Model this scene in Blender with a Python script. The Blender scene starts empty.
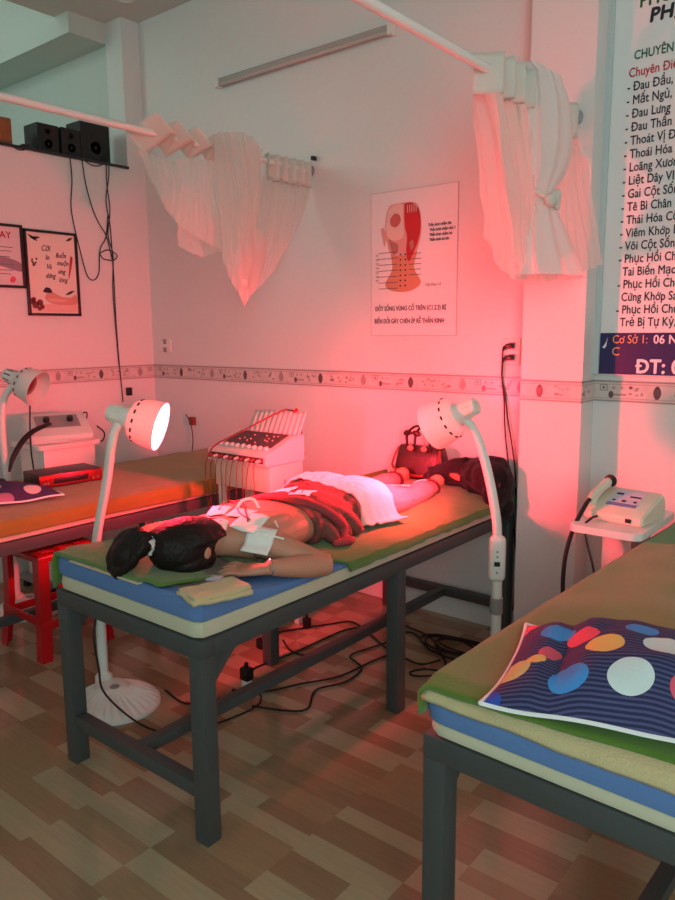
import bpy, bmesh, math, random
from mathutils import Vector, Matrix, noise
from mathutils.bvhtree import BVHTree
random.seed(7)
PI = math.pi
C = bpy.context.scene.collection
V = Vector

# ------------------------------------------------------------------ camera
YAW, PIT, ROL, FPX, CAMZ = -0.68113326, 0.15872544, -0.00787263, 745.07774, 1.37
_cy, _sy = math.cos(YAW), math.sin(YAW)
FWD = V((_sy*math.cos(PIT), _cy*math.cos(PIT), -math.sin(PIT)))
_r = V((_cy, -_sy, 0)); _u = _r.cross(FWD)
RGT = _r*math.cos(ROL) + _u*math.sin(ROL)
UPV = -_r*math.sin(ROL) + _u*math.cos(ROL)
EYE = V((0, 0, CAMZ))
cam = bpy.data.cameras.new('camera'); camo = bpy.data.objects.new('camera', cam); C.objects.link(camo)
M = Matrix((RGT, UPV, -FWD)).transposed().to_4x4(); M.translation = EYE
camo.matrix_world = M
cam.sensor_fit = 'HORIZONTAL'; cam.sensor_width = 36; cam.lens = FPX/675*36; cam.clip_start = .05
bpy.context.scene.camera = camo

# ------------------------------------------------------------------ light of the place
w = bpy.data.worlds.new('world'); bpy.context.scene.world = w; w.use_nodes = True
bg = w.node_tree.nodes['Background']; bg.inputs[0].default_value = (.80, 1.0, .92, 1); bg.inputs[1].default_value = .30
def area(name, loc, aim, sx, sy, power, color):
    l = bpy.data.lights.new(name, 'AREA'); l.shape = 'RECTANGLE'; l.size = sx; l.size_y = sy; l.energy = power; l.color = color
    o = bpy.data.objects.new(name, l); C.objects.link(o); o.location = loc
    o.rotation_euler = (V(aim)-V(loc)).to_track_quat('-Z', 'Y').to_euler()
    return o
area('shopfront_daylight', (1.45, -1.0, 1.8), (-.9, 3, 1.6), 1.3, 2.0, 47, (.70, 1.0, 1.0))
area('stairwell_fill', (-4.9, .2, 3.3), (-4.6, 2.9, 2.9), 1.0, 1.0, 11, (.82, 1.0, .90))  # added fill that brightens the stairwell walls, no source seen there
vs = bpy.context.scene.view_settings
vs.view_transform = 'Standard'; vs.look = 'None'; vs.gamma = 1; vs.use_curve_mapping = False; vs.exposure = 0.25
BULB_POWER = 1250.0

def ray(x, y): return FWD + RGT*((x-337.5)/FPX) + UPV*((450-y)/FPX)
def onz(x, y, z): d = ray(x, y); return EYE + d*((z-CAMZ)/d.z)
def ony(x, y, Y): d = ray(x, y); return EYE + d*(Y/d.y)
def onx(x, y, X): d = ray(x, y); return EYE + d*(X/d.x)

# ------------------------------------------------------------------ materials
def s2l(c): return tuple(((v/255)/12.92 if v/255 <= .04045 else ((v/255+.055)/1.055)**2.4) for v in c)
MATS = {}
def mat(name, rgb, rough=.5, metal=0, bump=None, var=None, emit=None, spec=.5, alpha=None, trans=None, coat=0, sheen=0):
    if name in MATS: return MATS[name]
    m = bpy.data.materials.new(name); m.use_nodes = True; nt = m.node_tree; b = nt.nodes['Principled BSDF']
    c = s2l(rgb); b.inputs['Base Color'].default_value = (*c, 1); b.inputs['Roughness'].default_value = rough
    b.inputs['Metallic'].default_value = metal; b.inputs['Specular IOR Level'].default_value = spec
    b.inputs['Coat Weight'].default_value = coat; b.inputs['Sheen Weight'].default_value = sheen
    tc = nt.nodes.new('ShaderNodeTexCoord')
    if var:   # (scale, amount): mottled colour of the thing itself
        n = nt.nodes.new('ShaderNodeTexNoise'); n.inputs['Scale'].default_value = var[0]; n.inputs['Detail'].default_value = 5
        nt.links.new(tc.outputs['Object'], n.inputs['Vector'])
        mx = nt.nodes.new('ShaderNodeMix'); mx.data_type = 'RGBA'
        mx.inputs[6].default_value = (*[v*(1-var[1]) for v in c], 1); mx.inputs[7].default_value = (*[min(1, v*(1+var[1])) for v in c], 1)
        nt.links.new(n.outputs['Fac'], mx.inputs[0]); nt.links.new(mx.outputs[2], b.inputs['Base Color'])
    if bump:
        n = nt.nodes.new('ShaderNodeTexNoise'); n.inputs['Scale'].default_value = bump[0]; n.inputs['Detail'].default_value = 4
        nt.links.new(tc.outputs['Object'], n.inputs['Vector'])
        bp = nt.nodes.new('ShaderNodeBump'); bp.inputs['Strength'].default_value = bump[1]; bp.inputs['Distance'].default_value = .01
        nt.links.new(n.outputs['Fac'], bp.inputs['Height']); nt.links.new(bp.outputs[0], b.inputs['Normal'])
    if emit:
        b.inputs['Emission Color'].default_value = (*emit[0], 1); b.inputs['Emission Strength'].default_value = emit[1]
    if trans:   # sheer cloth: (transparent share, translucent share)
        out = nt.nodes['Material Output']
        tl = nt.nodes.new('ShaderNodeBsdfTranslucent'); tl.inputs[0].default_value = (*c, 1)
        tp = nt.nodes.new('ShaderNodeBsdfTransparent')
        m1 = nt.nodes.new('ShaderNodeMixShader'); m1.inputs[0].default_value = trans[1]
        nt.links.new(b.outputs[0], m1.inputs[1]); nt.links.new(tl.outputs[0], m1.inputs[2])
        m2 = nt.nodes.new('ShaderNodeMixShader'); m2.inputs[0].default_value = trans[0]
        nt.links.new(m1.outputs[0], m2.inputs[1]); nt.links.new(tp.outputs[0], m2.inputs[2])
        nt.links.new(m2.outputs[0], out.inputs[0])
    MATS[name] = m; return m

def wood(name, rgb, k):
    m = mat(name, rgb, .15, spec=.4); nt = m.node_tree; b = nt.nodes['Principled BSDF']
    tc = nt.nodes.new('ShaderNodeTexCoord'); mp = nt.nodes.new('ShaderNodeMapping'); mp.inputs['Scale'].default_value = (3, 42, 1)
    n = nt.nodes.new('ShaderNodeTexNoise'); n.inputs['Scale'].default_value = 2.2; n.inputs['Detail'].default_value = 6
    nt.links.new(tc.outputs['Object'], mp.inputs[0]); nt.links.new(mp.outputs[0], n.inputs['Vector'])
    c = s2l(rgb); mx = nt.nodes.new('ShaderNodeMix'); mx.data_type = 'RGBA'
    mx.inputs[6].default_value = (*[v*(1-k) for v in c], 1); mx.inputs[7].default_value = (*[v*(1+k) for v in c], 1)
    nt.links.new(n.outputs['Fac'], mx.inputs[0]); nt.links.new(mx.outputs[2], b.inputs['Base Color'])
    return m

wall_m = mat('wall_paint', (226, 226, 222), .38, bump=(60, .05))
tile_m = mat('wall_tile', (228, 227, 224), .16)
ceil_m = mat('ceiling_paint', (214, 212, 204), .7)
green_wall_m = mat('stairwell_paint', (204, 212, 204), .6)
granite = mat('granite', (40, 36, 36), .25, var=(80, .3))
white_pl = mat('white_plastic', (232, 230, 222), .32)
white_en = mat('white_enamel', (236, 233, 226), .25, spec=.5)
grey_pl = mat('grey_plastic', (150, 150, 150), .4)
cream_pl = mat('cream_plastic', (226, 218, 196), .38)
black_pl = mat('black_plastic', (22, 21, 22), .4)
black_mt = mat('black_cable', (18, 17, 18), .5)
dark_sp = mat('speaker_black', (24, 24, 24), .6, bump=(120, .1))
steel = mat('grey_steel_paint', (72, 74, 74), .42, var=(9, .12))
chrome = mat('chrome', (210, 210, 210), .15, 1)
red_pl = mat('red_plastic', (190, 16, 24), .3, spec=.5)
curt = mat('sheer_curtain', (240, 234, 226), .7, trans=(.30, .42), spec=.1)
curt_h = mat('curtain_header', (240, 236, 226), .7, trans=(.02, .3), spec=.1)
green_c = mat('green_blanket', (92, 124, 44), .85, bump=(350, .35), var=(7, .14), sheen=.3, spec=.15)
green_l = mat('orange_blanket', (150, 122, 50), .85, bump=(350, .35), var=(7, .14), sheen=.3, spec=.15)
blue_c = mat('blue_mattress', (98, 130, 182), .7, bump=(200, .15), var=(5, .06), spec=.2)
cream_c = mat('cream_cover', (206, 198, 172), .8, bump=(30, .2), spec=.2)
towel_y = mat('yellow_towel', (214, 194, 146), .9, bump=(260, .5), sheen=.3, spec=.1)
towel_w = mat('white_towel', (212, 204, 192), .9, bump=(220, .35), sheen=.2, spec=.1)
grey_c = mat('grey_cloth', (120, 110, 100), .9, bump=(200, .4))
skin = mat('skin', (198, 138, 112), .5, bump=(90, .06), var=(14, .06), spec=.35)
hair_m = mat('hair', (30, 20, 18), .55, bump=(60, .6), spec=.25)
pink_c = mat('pink_trousers', (206, 134, 128), .8, bump=(60, .25), spec=.2)
tunic_m = mat('tunic', (122, 74, 66), .85, bump=(60, .5), var=(22, .25), spec=.15)
trim_m = mat('tunic_trim', (160, 66, 68), .8, bump=(90, .3), spec=.2)
pad_m = mat('electrode_pad', (245, 240, 232), .6)
lead_m = mat('red_lead', (120, 28, 34), .5)
bag_m = mat('bag_leather', (52, 28, 24), .35, bump=(70, .2))
bag_s = mat('bag_strap', (120, 46, 34), .4)
jacket_m = mat('jacket', (24, 21, 24), .8, bump=(90, .4), sheen=.1, spec=.2)
board_m = mat('sign_board', (232, 236, 234), .35)
navy_m = mat('sign_navy', (36, 36, 92), .4)
red_ink = mat('red_ink', (190, 40, 50), .6)
green_ink = mat('green_ink', (30, 100, 60), .6)
black_ink = mat('black_ink', (36, 34, 44), .6)
orange_ink = mat('orange_ink', (240, 180, 120), .6)
white_ink = mat('white_ink', (244, 240, 240), .6)
grey_ink = mat('grey_ink', (120, 116, 112), .6)
faint_ink = mat('faint_ink', (170, 166, 160), .6)
paper = mat('paper', (236, 230, 228), .35)
frame_m = mat('black_frame', (26, 23, 23), .35)
wood_d = wood('wood_dark', (148, 121, 94), .22)
wood_l = wood('wood_light', (172, 156, 126), .16)
wood_mid = wood('wood_mid', (158, 132, 102), .2)
bulb_m = mat('lit_bulb', (255, 60, 60), .4, emit=((1.0, .030, .068), BULB_POWER))
bulb_off = mat('red_bulb', (110, 12, 14), .12, spec=.8)

# ------------------------------------------------------------------ mesh helpers
def sm(a, b, x):
    t = max(0, min(1, (x-a)/(b-a))); return t*t*(3-2*t)
def NB(): return bmesh.new()
def obj(name, bm, m, parent=None, smooth=True, mods=()):
    me = bpy.data.meshes.new(name); bmesh.ops.recalc_face_normals(bm, faces=bm.faces); bm.to_mesh(me); bm.free()
    o = bpy.data.objects.new(name, me); C.objects.link(o)
    for mm in (m if isinstance(m, (list, tuple)) else [m]): me.materials.append(mm)
    fin(o, me, parent, smooth); return o
def fin(o, me, parent, smooth=True):
    if smooth:
        for p in me.polygons: p.use_smooth = True
        try: me.set_sharp_from_angle(angle=R(38))
        except Exception: pass
    if parent:
        o.parent = parent; o.matrix_parent_inverse = wm(parent).inverted()
def wm(o):
    m = o.matrix_basis.copy()
    return (wm(o.parent) @ o.matrix_parent_inverse @ m) if o.parent else m
def R(d): return math.radians(d)
def tag(o, label, cat, group=None, kind=None):
    o['label'] = label; o['category'] = cat
    if group: o['group'] = group
    if kind: o['kind'] = kind
    return o
def thing(name, label, cat, loc=(0, 0, 0), rz=0, group=None):
    o = bpy.data.objects.new(name, None); C.objects.link(o); o.empty_display_size = .1
    o.location = loc; o.rotation_euler = (0, 0, rz)
    return tag(o, label, cat, group)
def struct(name, bm, m, label=None, smooth=False):
    o = obj(name, bm, m, None, smooth); o['kind'] = 'structure'
    if label: o['label'] = label
    return o
def merge(bm, b2, mi=0):
    me = bpy.data.meshes.new('t'); b2.to_mesh(me); b2.free()
    n = len(bm.faces); bm.from_mesh(me); bpy.data.meshes.remove(me); bm.faces.ensure_lookup_table()
    for f in bm.faces[n:]: f.material_index = mi
def box(bm, x0, x1, y0, y1, z0, z1, bev=0, mi=0, mx=None, seg=2):
    b = NB(); bmesh.ops.create_cube(b, size=1)
    bmesh.ops.scale(b, vec=(x1-x0, y1-y0, z1-z0), verts=b.verts)
    bmesh.ops.translate(b, vec=((x0+x1)/2, (y0+y1)/2, (z0+z1)/2), verts=b.verts)
    if bev: bmesh.ops.bevel(b, geom=b.edges[:], offset=bev, segments=seg, profile=.6, affect='EDGES')
    if mx: bmesh.ops.transform(b, matrix=mx, verts=b.verts)
    merge(bm, b, mi); return bm
def loft(bm, rings, cap=True, closed=True, mi=0):
    vr = [[bm.verts.new(p) for p in r] for r in rings]; n = len(vr[0])
    for a, b in zip(vr, vr[1:]):
        for i in range(n if closed else n-1):
            j = (i+1) % n
            f = bm.faces.new((a[i], a[j], b[j], b[i])); f.material_index = mi
    if cap and closed:
        for r in (vr[0][::-1], vr[-1]):
            f = bm.faces.new(r); f.material_index = mi
    return bm
def spl(pts, n=6):
    P = [V(p) for p in pts]
    if len(P) < 3: return P
    out = []
    for i in range(len(P)-1):
        p0 = P[i-1] if i else P[0]*2-P[1]; p1, p2 = P[i], P[i+1]; p3 = P[i+2] if i+2 < len(P) else P[-1]*2-P[-2]
        for k in range(n):
            t = k/n
            out.append(.5*((2*p1)+(p2-p0)*t+(2*p0-5*p1+4*p2-p3)*t*t+(3*p1-p0-3*p2+p3)*t**3))
    out.append(P[-1]); return out
def tube(bm, pts, r, seg=8, cap=True, mi=0, flat=1.0, up=None):
    P = [V(p) for p in pts]; n = len(P)
    rr = r if isinstance(r, (list, tuple)) else [r]*n
    if len(rr) != n: rr = [rr[min(len(rr)-1, int(i/(n-1)*(len(rr)-1)))]*(1-((i/(n-1)*(len(rr)-1)) % 1)) + rr[min(len(rr)-1, int(i/(n-1)*(len(rr)-1))+1)]*((i/(n-1)*(len(rr)-1)) % 1) for i in range(n)]
    T = [(P[min(i+1, n-1)]-P[max(i-1, 0)]).normalized() for i in range(n)]
    a = V(up) if up else (V((0, 0, 1)) if abs(T[0].z) < .9 else V((1, 0, 0)))
    rings = []
    for i in range(n):
        a = (a - T[i]*a.dot(T[i]))
        a = a.normalized() if a.length > 1e-6 else V((1, 0, 0))
        b = T[i].cross(a)
        rings.append([P[i] + (a*math.cos(2*PI*k/seg)*flat + b*math.sin(2*PI*k/seg))*rr[i] for k in range(seg)])
    return loft(bm, rings, cap, mi=mi)
def lathe(bm, prof, o=(0, 0, 0), axis=(0, 0, 1), seg=28, mi=0, cap=True):
    ax = V(axis).normalized(); a = ax.orthogonal().normalized(); b = ax.cross(a); o = V(o)
    return loft(bm, [[o + ax*h + (a*math.cos(2*PI*k/seg)+b*math.sin(2*PI*k/seg))*max(r, 1e-4) for k in range(seg)] for r, h in prof], cap, mi=mi)
def ell(bm, c, r, su=20, sv=12, mx=None):
    b = NB(); bmesh.ops.create_uvsphere(b, u_segments=su, v_segments=sv, radius=1)
    bmesh.ops.scale(b, vec=r, verts=b.verts)
    if mx: bmesh.ops.transform(b, matrix=mx, verts=b.verts)
    bmesh.ops.translate(b, vec=c, verts=b.verts); merge(bm, b); return bm
def grid(bm, f, nu, nv, mi=0):
    vs_ = [[bm.verts.new(f(i/nu, j/nv)) for j in range(nv+1)] for i in range(nu+1)]
    for i in range(nu):
        for j in range(nv):
            q = bm.faces.new((vs_[i][j], vs_[i+1][j], vs_[i+1][j+1], vs_[i][j+1])); q.material_index = mi
    return bm
def solid(o, t, off=0):
    m = o.modifiers.new('thickness', 'SOLIDIFY'); m.thickness = t; m.offset = off; return o
def remesh(bm, vox, it=4, extra=None):
    me = bpy.data.meshes.new('t'); bmesh.ops.recalc_face_normals(bm, faces=bm.faces); bm.to_mesh(me); bm.free()
    o = bpy.data.objects.new('t', me); C.objects.link(o)
    m = o.modifiers.new('r', 'REMESH'); m.mode = 'VOXEL'; m.voxel_size = vox
    if it: s = o.modifiers.new('s', 'SMOOTH'); s.iterations = it; s.factor = .5
    dg = bpy.context.evaluated_depsgraph_get()
    out = bpy.data.meshes.new_from_object(o.evaluated_get(dg)); bpy.data.objects.remove(o)
    return out
def mobj(name, me, m, parent=None):
    o = bpy.data.objects.new(name, me); C.objects.link(o); me.name = name; me.materials.clear(); me.materials.append(m)
    for p in me.polygons: p.use_smooth = True
    if parent: o.parent = parent; o.matrix_parent_inverse = wm(parent).inverted()
    return o
def nz(p, s=1.0, k=0): return noise.noise(V((p[0]*s+k*7.3, p[1]*s+k*3.1, (p[2] if len(p) > 2 else 0)*s+k)))
ROT_BACK = Matrix.Rotation(PI/2, 4, 'X')                                    # text read on the poster wall
ROT_LEFT = Matrix.Rotation(PI/2, 4, 'Z') @ Matrix.Rotation(PI/2, 4, 'X')    # text read on the left wall
HORN = dict(zip('ơớờởỡợưứừửữựƠƯ', 'oóòỏõọuúùủũụOU')); BAR = {'Đ': 'D', 'đ': 'd'}
def tmesh(s, size, shear=0, bold=0, align='LEFT'):
    cu = bpy.data.curves.new('t', 'FONT'); cu.body = s; cu.size = size; cu.shear = shear; cu.extrude = .0004
    cu.align_x = align; cu.resolution_u = 3; cu.space_character = 1+bold*1.2
    o = bpy.data.objects.new('t', cu); C.objects.link(o)
    dg = bpy.context.evaluated_depsgraph_get(); me = bpy.data.meshes.new_from_object(o.evaluated_get(dg))
    bpy.data.objects.remove(o); return me
def twidth(s, size, bold):
    def ext(q): me = tmesh(q, size, 0, bold); x = max(v.co.x for v in me.vertices); bpy.data.meshes.remove(me); return x
    return ext(s+'I')-ext('I')
def text(name, s, size, loc, m, parent, rot=ROT_BACK, bold=0, shear=0, sx=1.0):
    body = ''.join(HORN.get(c, BAR.get(c, c)) for c in s); me0 = tmesh(body, size, shear, bold); bm = NB()
    for k, c in enumerate(s):   # horn of o and u, bar of D: small strokes set on the letter
        if c not in HORN and c not in BAR: continue
        x0 = twidth(body[:k], size, bold) if k else 0; x1 = twidth(body[:k+1], size, bold); up = c in 'ƠƯ'
        if c in HORN: a, b, z0, z1 = x1-.10*size, x1-.02*size, (.60 if up else .44)*size, (.74 if up else .58)*size
        elif c == 'Đ': a, b, z0, z1 = x0-.0*size, x0+.30*size, .33*size, .39*size
        else: a, b, z0, z1 = x1-.30*size, x1+.02*size, .57*size, .62*size
        q = shear*z0; box(bm, a+q, b+q, z0, z1, -.0004, .0005)
    mm = bpy.data.meshes.new('t'); bm.to_mesh(mm); bm.free(); bm = NB(); d = bold*size
    for k, (ox, oy) in enumerate(((0, 0), (d, 0), (-d, 0), (0, d), (0, -d), (d*.7, d*.7), (-d*.7, -d*.7)) if bold else ((0, 0),)):   # heavier strokes: the glyphs set again a hair aside
        for src in (me0, mm): m2 = src.copy(); m2.transform(Matrix.Translation((ox, oy, k*.00002))); bm.from_mesh(m2); bpy.data.meshes.remove(m2)
    me = bpy.data.meshes.new('t'); bm.to_mesh(me); bm.free()
    me.transform(Matrix.Translation(V(loc)) @ rot @ Matrix.Diagonal((sx, 1, 1, 1)))
    o = bpy.data.objects.new(name, me); C.objects.link(o); me.name = name; me.materials.clear(); me.materials.append(m)
    if parent: o.parent = parent; o.matrix_parent_inverse = wm(parent).inverted()
    return o
def cable(bm, pts, r=.0035, n=6, seg=6): return tube(bm, spl(pts, n), r, seg)

# ------------------------------------------------------------------ the room
YW, XL, YP, XP0, XP1, H = 3.011, -3.958, 2.879, -1.354, -1.0954, 3.205
XR, YF, XS = 1.9, -2.9, -5.6
ZB0, ZB1 = 1.082, 1.165
# floor: printed wood strips, every strip one quad of its own tone
bm = NB(); x = -1.233-.605*7
while x < XR:
    y = -2.95; k = random.randint(0, 1)
    while y < YW:
        dy = random.choice((.06, .085, .095, .095)); sp = x + random.choice((.2, .25, .3, .3, .35, .4))
        for q, (a, b) in enumerate(((x, sp), (sp, x+.605))):
            f = bm.faces.new([bm.verts.new(p) for p in ((a, y, 0), (b, y, 0), (b, min(y+dy, YW), 0), (a, min(y+dy, YW), 0))])
            t = (k+q) % 2; f.material_index = (0 if t else 1) if random.random() < .78 else 2
        k += 1; y += dy
    x += .605
struct('floor', bm, [wood_d, wood_l, wood_mid])
bm = NB(); box(bm, -4.26, XR, YF, YW+.1, H, H+.15); struct('ceiling', bm, ceil_m); bm = NB(); lathe(bm, [(.06, 0), (.06, -.006), (.045, -.012), (.045, -.004)], (onz(125, -3, H).x, onz(125, -3, H).y, H)); tag(obj('ceiling_downlight', bm, white_pl), 'round recessed fitting in the ceiling at the upper left', 'lamp')
bm = NB(); box(bm, XL-.2, XR, YW, YW+.15, ZB1, H); box(bm, XL-.2, XR, YW, YW+.15, 0, ZB0, mi=1); box(bm, XL-.2, XR, YW+.001, YW+.15, ZB0, ZB1, mi=1)
struct('wall_back', bm, [wall_m, tile_m])
bm = NB(); box(bm, XP0, XP1, YP, YW+.01, ZB1, H); box(bm, XP0, XP1, YP, YW+.01, 0, ZB0, mi=1); box(bm, XP0+.001, XP1-.001, YP+.001, YW+.01, ZB0, ZB1, mi=1)
struct('wall_pillar', bm, [wall_m, tile_m])
YJ = 2.885
bm = NB(); box(bm, XL-.2, XL, YF, YW+.01, ZB1, 2.345); box(bm, XL-.2, XL, YF, YW+.01, 0, ZB0, mi=1); box(bm, XL-.2, XL-.001, YF, YW+.01, ZB0, ZB1, mi=1)
box(bm, XL-.16, XL, YJ, YW+.01, 2.345, H)
struct('wall_left', bm, [wall_m, tile_m])
bm = NB(); box(bm, XL-.21, XL+.015, YF, YJ, 2.345, 2.36, .002); struct('trim_ledge', bm, granite, 'dark granite ledge along the top of the left wall')
bm = NB(); box(bm, XS, XL-.16, YJ+.02, YJ+.12, 0, 4.4); struct('wall_stairwell', bm, green_wall_m)
bm = NB(); box(bm, XS-.1, XS, YF, YJ+.1, 0, 4.4); struct('wall_stairwell_side', bm, green_wall_m)
bm = NB(); box(bm, XS, XL-.16, 2.64, YJ+.03, 3.09, 4.3); struct('trim_beam', bm, green_wall_m)
bm = NB(); box(bm, XS, XL-.0, 1.2, YJ+.1, 4.3, 4.4); struct('ceiling_stairwell', bm, ceil_m)
bm = NB(); box(bm, XR, XR+.1, YF, YW+.1, 0, H); struct('wall_right', bm, wall_m)

# decorative tile border on the three wall faces and on the pillar
line_m = mat('border_line', (160, 148, 144), .3); motif_m = mat('border_motif', (96, 84, 84), .3); motif_l = mat('border_motif_pale', (164, 152, 148), .3)
border_m = mat('border_tile', (210, 202, 196), .3, var=(22, .22))
def border(name, o, u, nrm, L, ph):
    o, u, nrm = V(o), V(u), V(nrm); z = V((0, 0, 1)); bm = NB()
    def q(a, b, z0, z1, d, mi):
        pts = [o+u*a+z*z0, o+u*b+z*z0, o+u*b+z*z1, o+u*a+z*z1]
        loft(bm, [pts, [p+nrm*d for p in pts]], mi=mi)
    def disc(a, zc, ra, rz, mi, d=.0048):
        r = [o+u*(a+ra*math.cos(t*PI/7))+z*(zc+rz*math.sin(t*PI/7)) for t in range(14)]
        loft(bm, [r, [p+nrm*d for p in r]], mi=mi)
    H_ = ZB1-ZB0
    q(0, L, 0, H_, .004, 0); q(0, L, 0, .005, .0045, 1); q(0, L, H_-.006, H_, .006, 1)
    q(0, L, .012, .014, .0045, 3); q(0, L, H_-.015, H_-.013, .0045, 3)
    a = ph-.567*2
    while a < L:
        for da, kind in ((0, 'vase'), (.10, 'vine'), (.19, 'vine'), (.283, 'pot'), (.36, 'sq'), (.42, 'dots'), (.50, 'vine')):
            c = a+da
            if c < .02 or c > L-.03: continue
            if kind == 'vase': disc(c, .040, .015, .024, 2); disc(c, .062, .007, .004, 2); disc(c, .018, .008, .003, 2)
            if kind == 'pot': disc(c, .040, .017, .024, 3); disc(c, .066, .008, .004, 3)
            if kind == 'sq':
                q(c-.016, c+.016, .042, .068, .0046, 3); q(c-.011, c+.011, .046, .064, .0049, 0); disc(c, .055, .005, .005, 2, .0051)
            if kind == 'dots':
                for t in (-.02, .012): q(c+t-.005, c+t+.005, .05, .06, .0046, 3)
                disc(c-.03, .028, .010, .014, 2); q(c-.03, c+.03, .024, .032, .0046, 3)
            if kind == 'vine':
                for t in range(7): disc(c+random.uniform(-.035, .035), random.uniform(.024, .062), random.uniform(.004, .009), random.uniform(.003, .007), 3)
        a += .567
    struct(name, bm, [border_m, line_m, motif_m, motif_l])
border('trim_1', (XL, YW, ZB0), (1, 0, 0), (0, -1, 0), XR-XL, -3.683-XL)
border('trim_2', (XL, YF, ZB0), (0, 1, 0), (1, 0, 0), YW-YF, 2.616-YF)
border('trim_3', (XP0, YP, ZB0), (1, 0, 0), (0, -1, 0), XP1-XP0, .085)
border('trim_4', (XP1, YP, ZB0), (0, 1, 0), (1, 0, 0), YW-YP, .5)

# ------------------------------------------------------------------ beds
def bed(name, label, x0, y0, x1, y1, rz, zt, zf, blue=True, noseg=False, group='massage beds with grey steel frames'):
    """frame between x0..x1 and y0..y1 (before turning by rz round the near left corner)"""
    t = thing(name, label, 'bed', (x0, y0, 0), rz, group); W, L = x1-x0, y1-y0; mw = Matrix.Translation((x0, y0, 0)) @ Matrix.Rotation(rz, 4, 'Z')
    def B(name, *a, bev=.003, m=steel):
        bm = NB(); box(bm, *a, bev=bev, mx=mw); return obj(name, bm, m, t)
    s = .05
    bm = NB()
    for a in ((0, W, 0, s), (0, W, L-s, L), (0, s, s, L-s), (W-s, W, s, L-s), (0+s, W-s, L/2-s/2, L/2+s/2)): box(bm, a[0], a[1], a[2], a[3], .53, .58, .002, mx=mw)
    obj('frame', bm, steel, t)
    for lx in (0, W-s):
        for ly in (0, .9*L/1.81-.0, L-s): B('leg', lx, lx+s, ly, ly+s, 0, .531)
    for ly in (.005, L-s+.005): B('stretcher', s, W-s, ly, ly+.04, .125, .165)
    B('stretcher', W/2-.02, W/2+.02, .045, L-s+.005, .128, .163)
    for lx, d in ((s/2, 1), (W-s/2, 1)):
        for ly, e in ((s, 1), (L-s, -1)):
            b = NB(); pts = [(lx-.012, ly, .53), (lx-.012, ly+e*.09, .53), (lx-.012, ly, .44)]
            loft(b, [[mw @ V(p) for p in pts], [mw @ (V(p)+V((.024, 0, 0))) for p in pts]]); obj('gusset', b, steel, t)
    # foam pad: cream base with blue cover, edges sagging towards the long sides
    def pad(z0, z1, sag, ins, nm, m, wob, dip=0):
        b = NB()
        def f(u, v):
            a = 2*PI*v; nx = W/2-ins; ny = L/2-ins; k = 44
            ca, sa = math.cos(a), math.sin(a); rr = (abs(ca)**k+abs(sa)**k)**(-1/k)
            return ca*rr, sa*rr, nx, ny
        N = 160; rings = []
        prof = ((.97, 0), (1.0, .12), (1.008, .5), (1.0, .88), (.975, 1.0), (.8, 1.0), (.5, 1.0), (.15, 1.0))
        for sc, h in prof:
            r = []
            for i in range(N):
                ca, sa, nx, ny = f(0, i/N); px, py = W/2+ca*nx*sc, L/2+sa*ny*(1-(1-sc)*nx/ny)
                e = sag*max(0, min(1, (abs(px-W/2)/(W/2)-.55)/.45)) * max(0, min(1, (py-.12)/.4))
                z = z0+(z1-z0-e-(dip*sm(.03, .30, py)))*h + (wob*nz((px, py, h), 9) if h > .2 else 0)
                r.append(mw @ V((px, py, z)))
            rings.append(r)
        loft(b, rings); return obj(nm, b, m, t)
    pad(.58, zf, .004, .006, 'foam_base', cream_c, .002)
    if blue: pad(zf-.006, zt, (zt-zf)*.5, .001, 'mattress', blue_c, .002, .02 if rz == 0 else .0)
    return t, mw
bed('massage_bed', 'grey steel massage bed with the person lying on it', -2.095, 1.18, -1.415, 2.985, 0, .690, .632)
bed('massage_bed', 'massage bed behind the red stool along the left wall, holding a red-lit box', -3.37, .98, -2.715, 2.985, 0, .66, .63)
RBZ = R(-2.0)
rb, RBM = bed('massage_bed', 'massage bed at the right with the polka dot pillow on it', -.735, 1.17, -.055, 2.93, RBZ, .663, .612)

def cloth(name, f, nu, nv, m, th=.006, parent=None):
    bm = NB(); grid(bm, f, nu, nv); o = obj(name, bm, m, parent); solid(o, th, 1); return o
# centre bed's blanket: cut away at the near right corner, hanging a little over the left edge
def f_main(u, v):
    # u across the bed, v along it
    s = -.03 + u*.725; x = -2.095+s
    y0 = 1.180 if s < .535 else 1.180+.012*math.sin((s-.43)*20)
    if s > .515: y0 += sm(.515, .685, s)*.62
    y = y0 + v*(2.985-y0)
    e = max(0, min(1, (abs(x+1.7425)/.3275-.5)/.5)); z = .6945-.022*sm(1.21, 1.48, y)-.036*e*e*sm(1.35, 1.7, y)
    wr = .006*nz((x, y, 0), 9)+.004*nz((x, y, 2), 22)
    z += max(-.001, wr)*sm(-.03, .05, s)+.0035
    if s < 0: x = -2.095-.008-.004*nz((0, y, 0), 8); z = .69-(-s)*(1.3+2.2*sm(1.30, 1.17, y))
    if s > .67: z -= (s-.67)*1.0; x = -1.415+.008+.004*nz((0, y, 4), 14)
    if v < .02 and s < .43: z -= .006
    return (x, y, z)
tag(cloth('blanket', f_main, 60, 110, green_c, .008), 'olive green blanket under the person on the centre bed, its near corner folded back', 'blanket', 'olive blankets on the beds')
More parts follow.
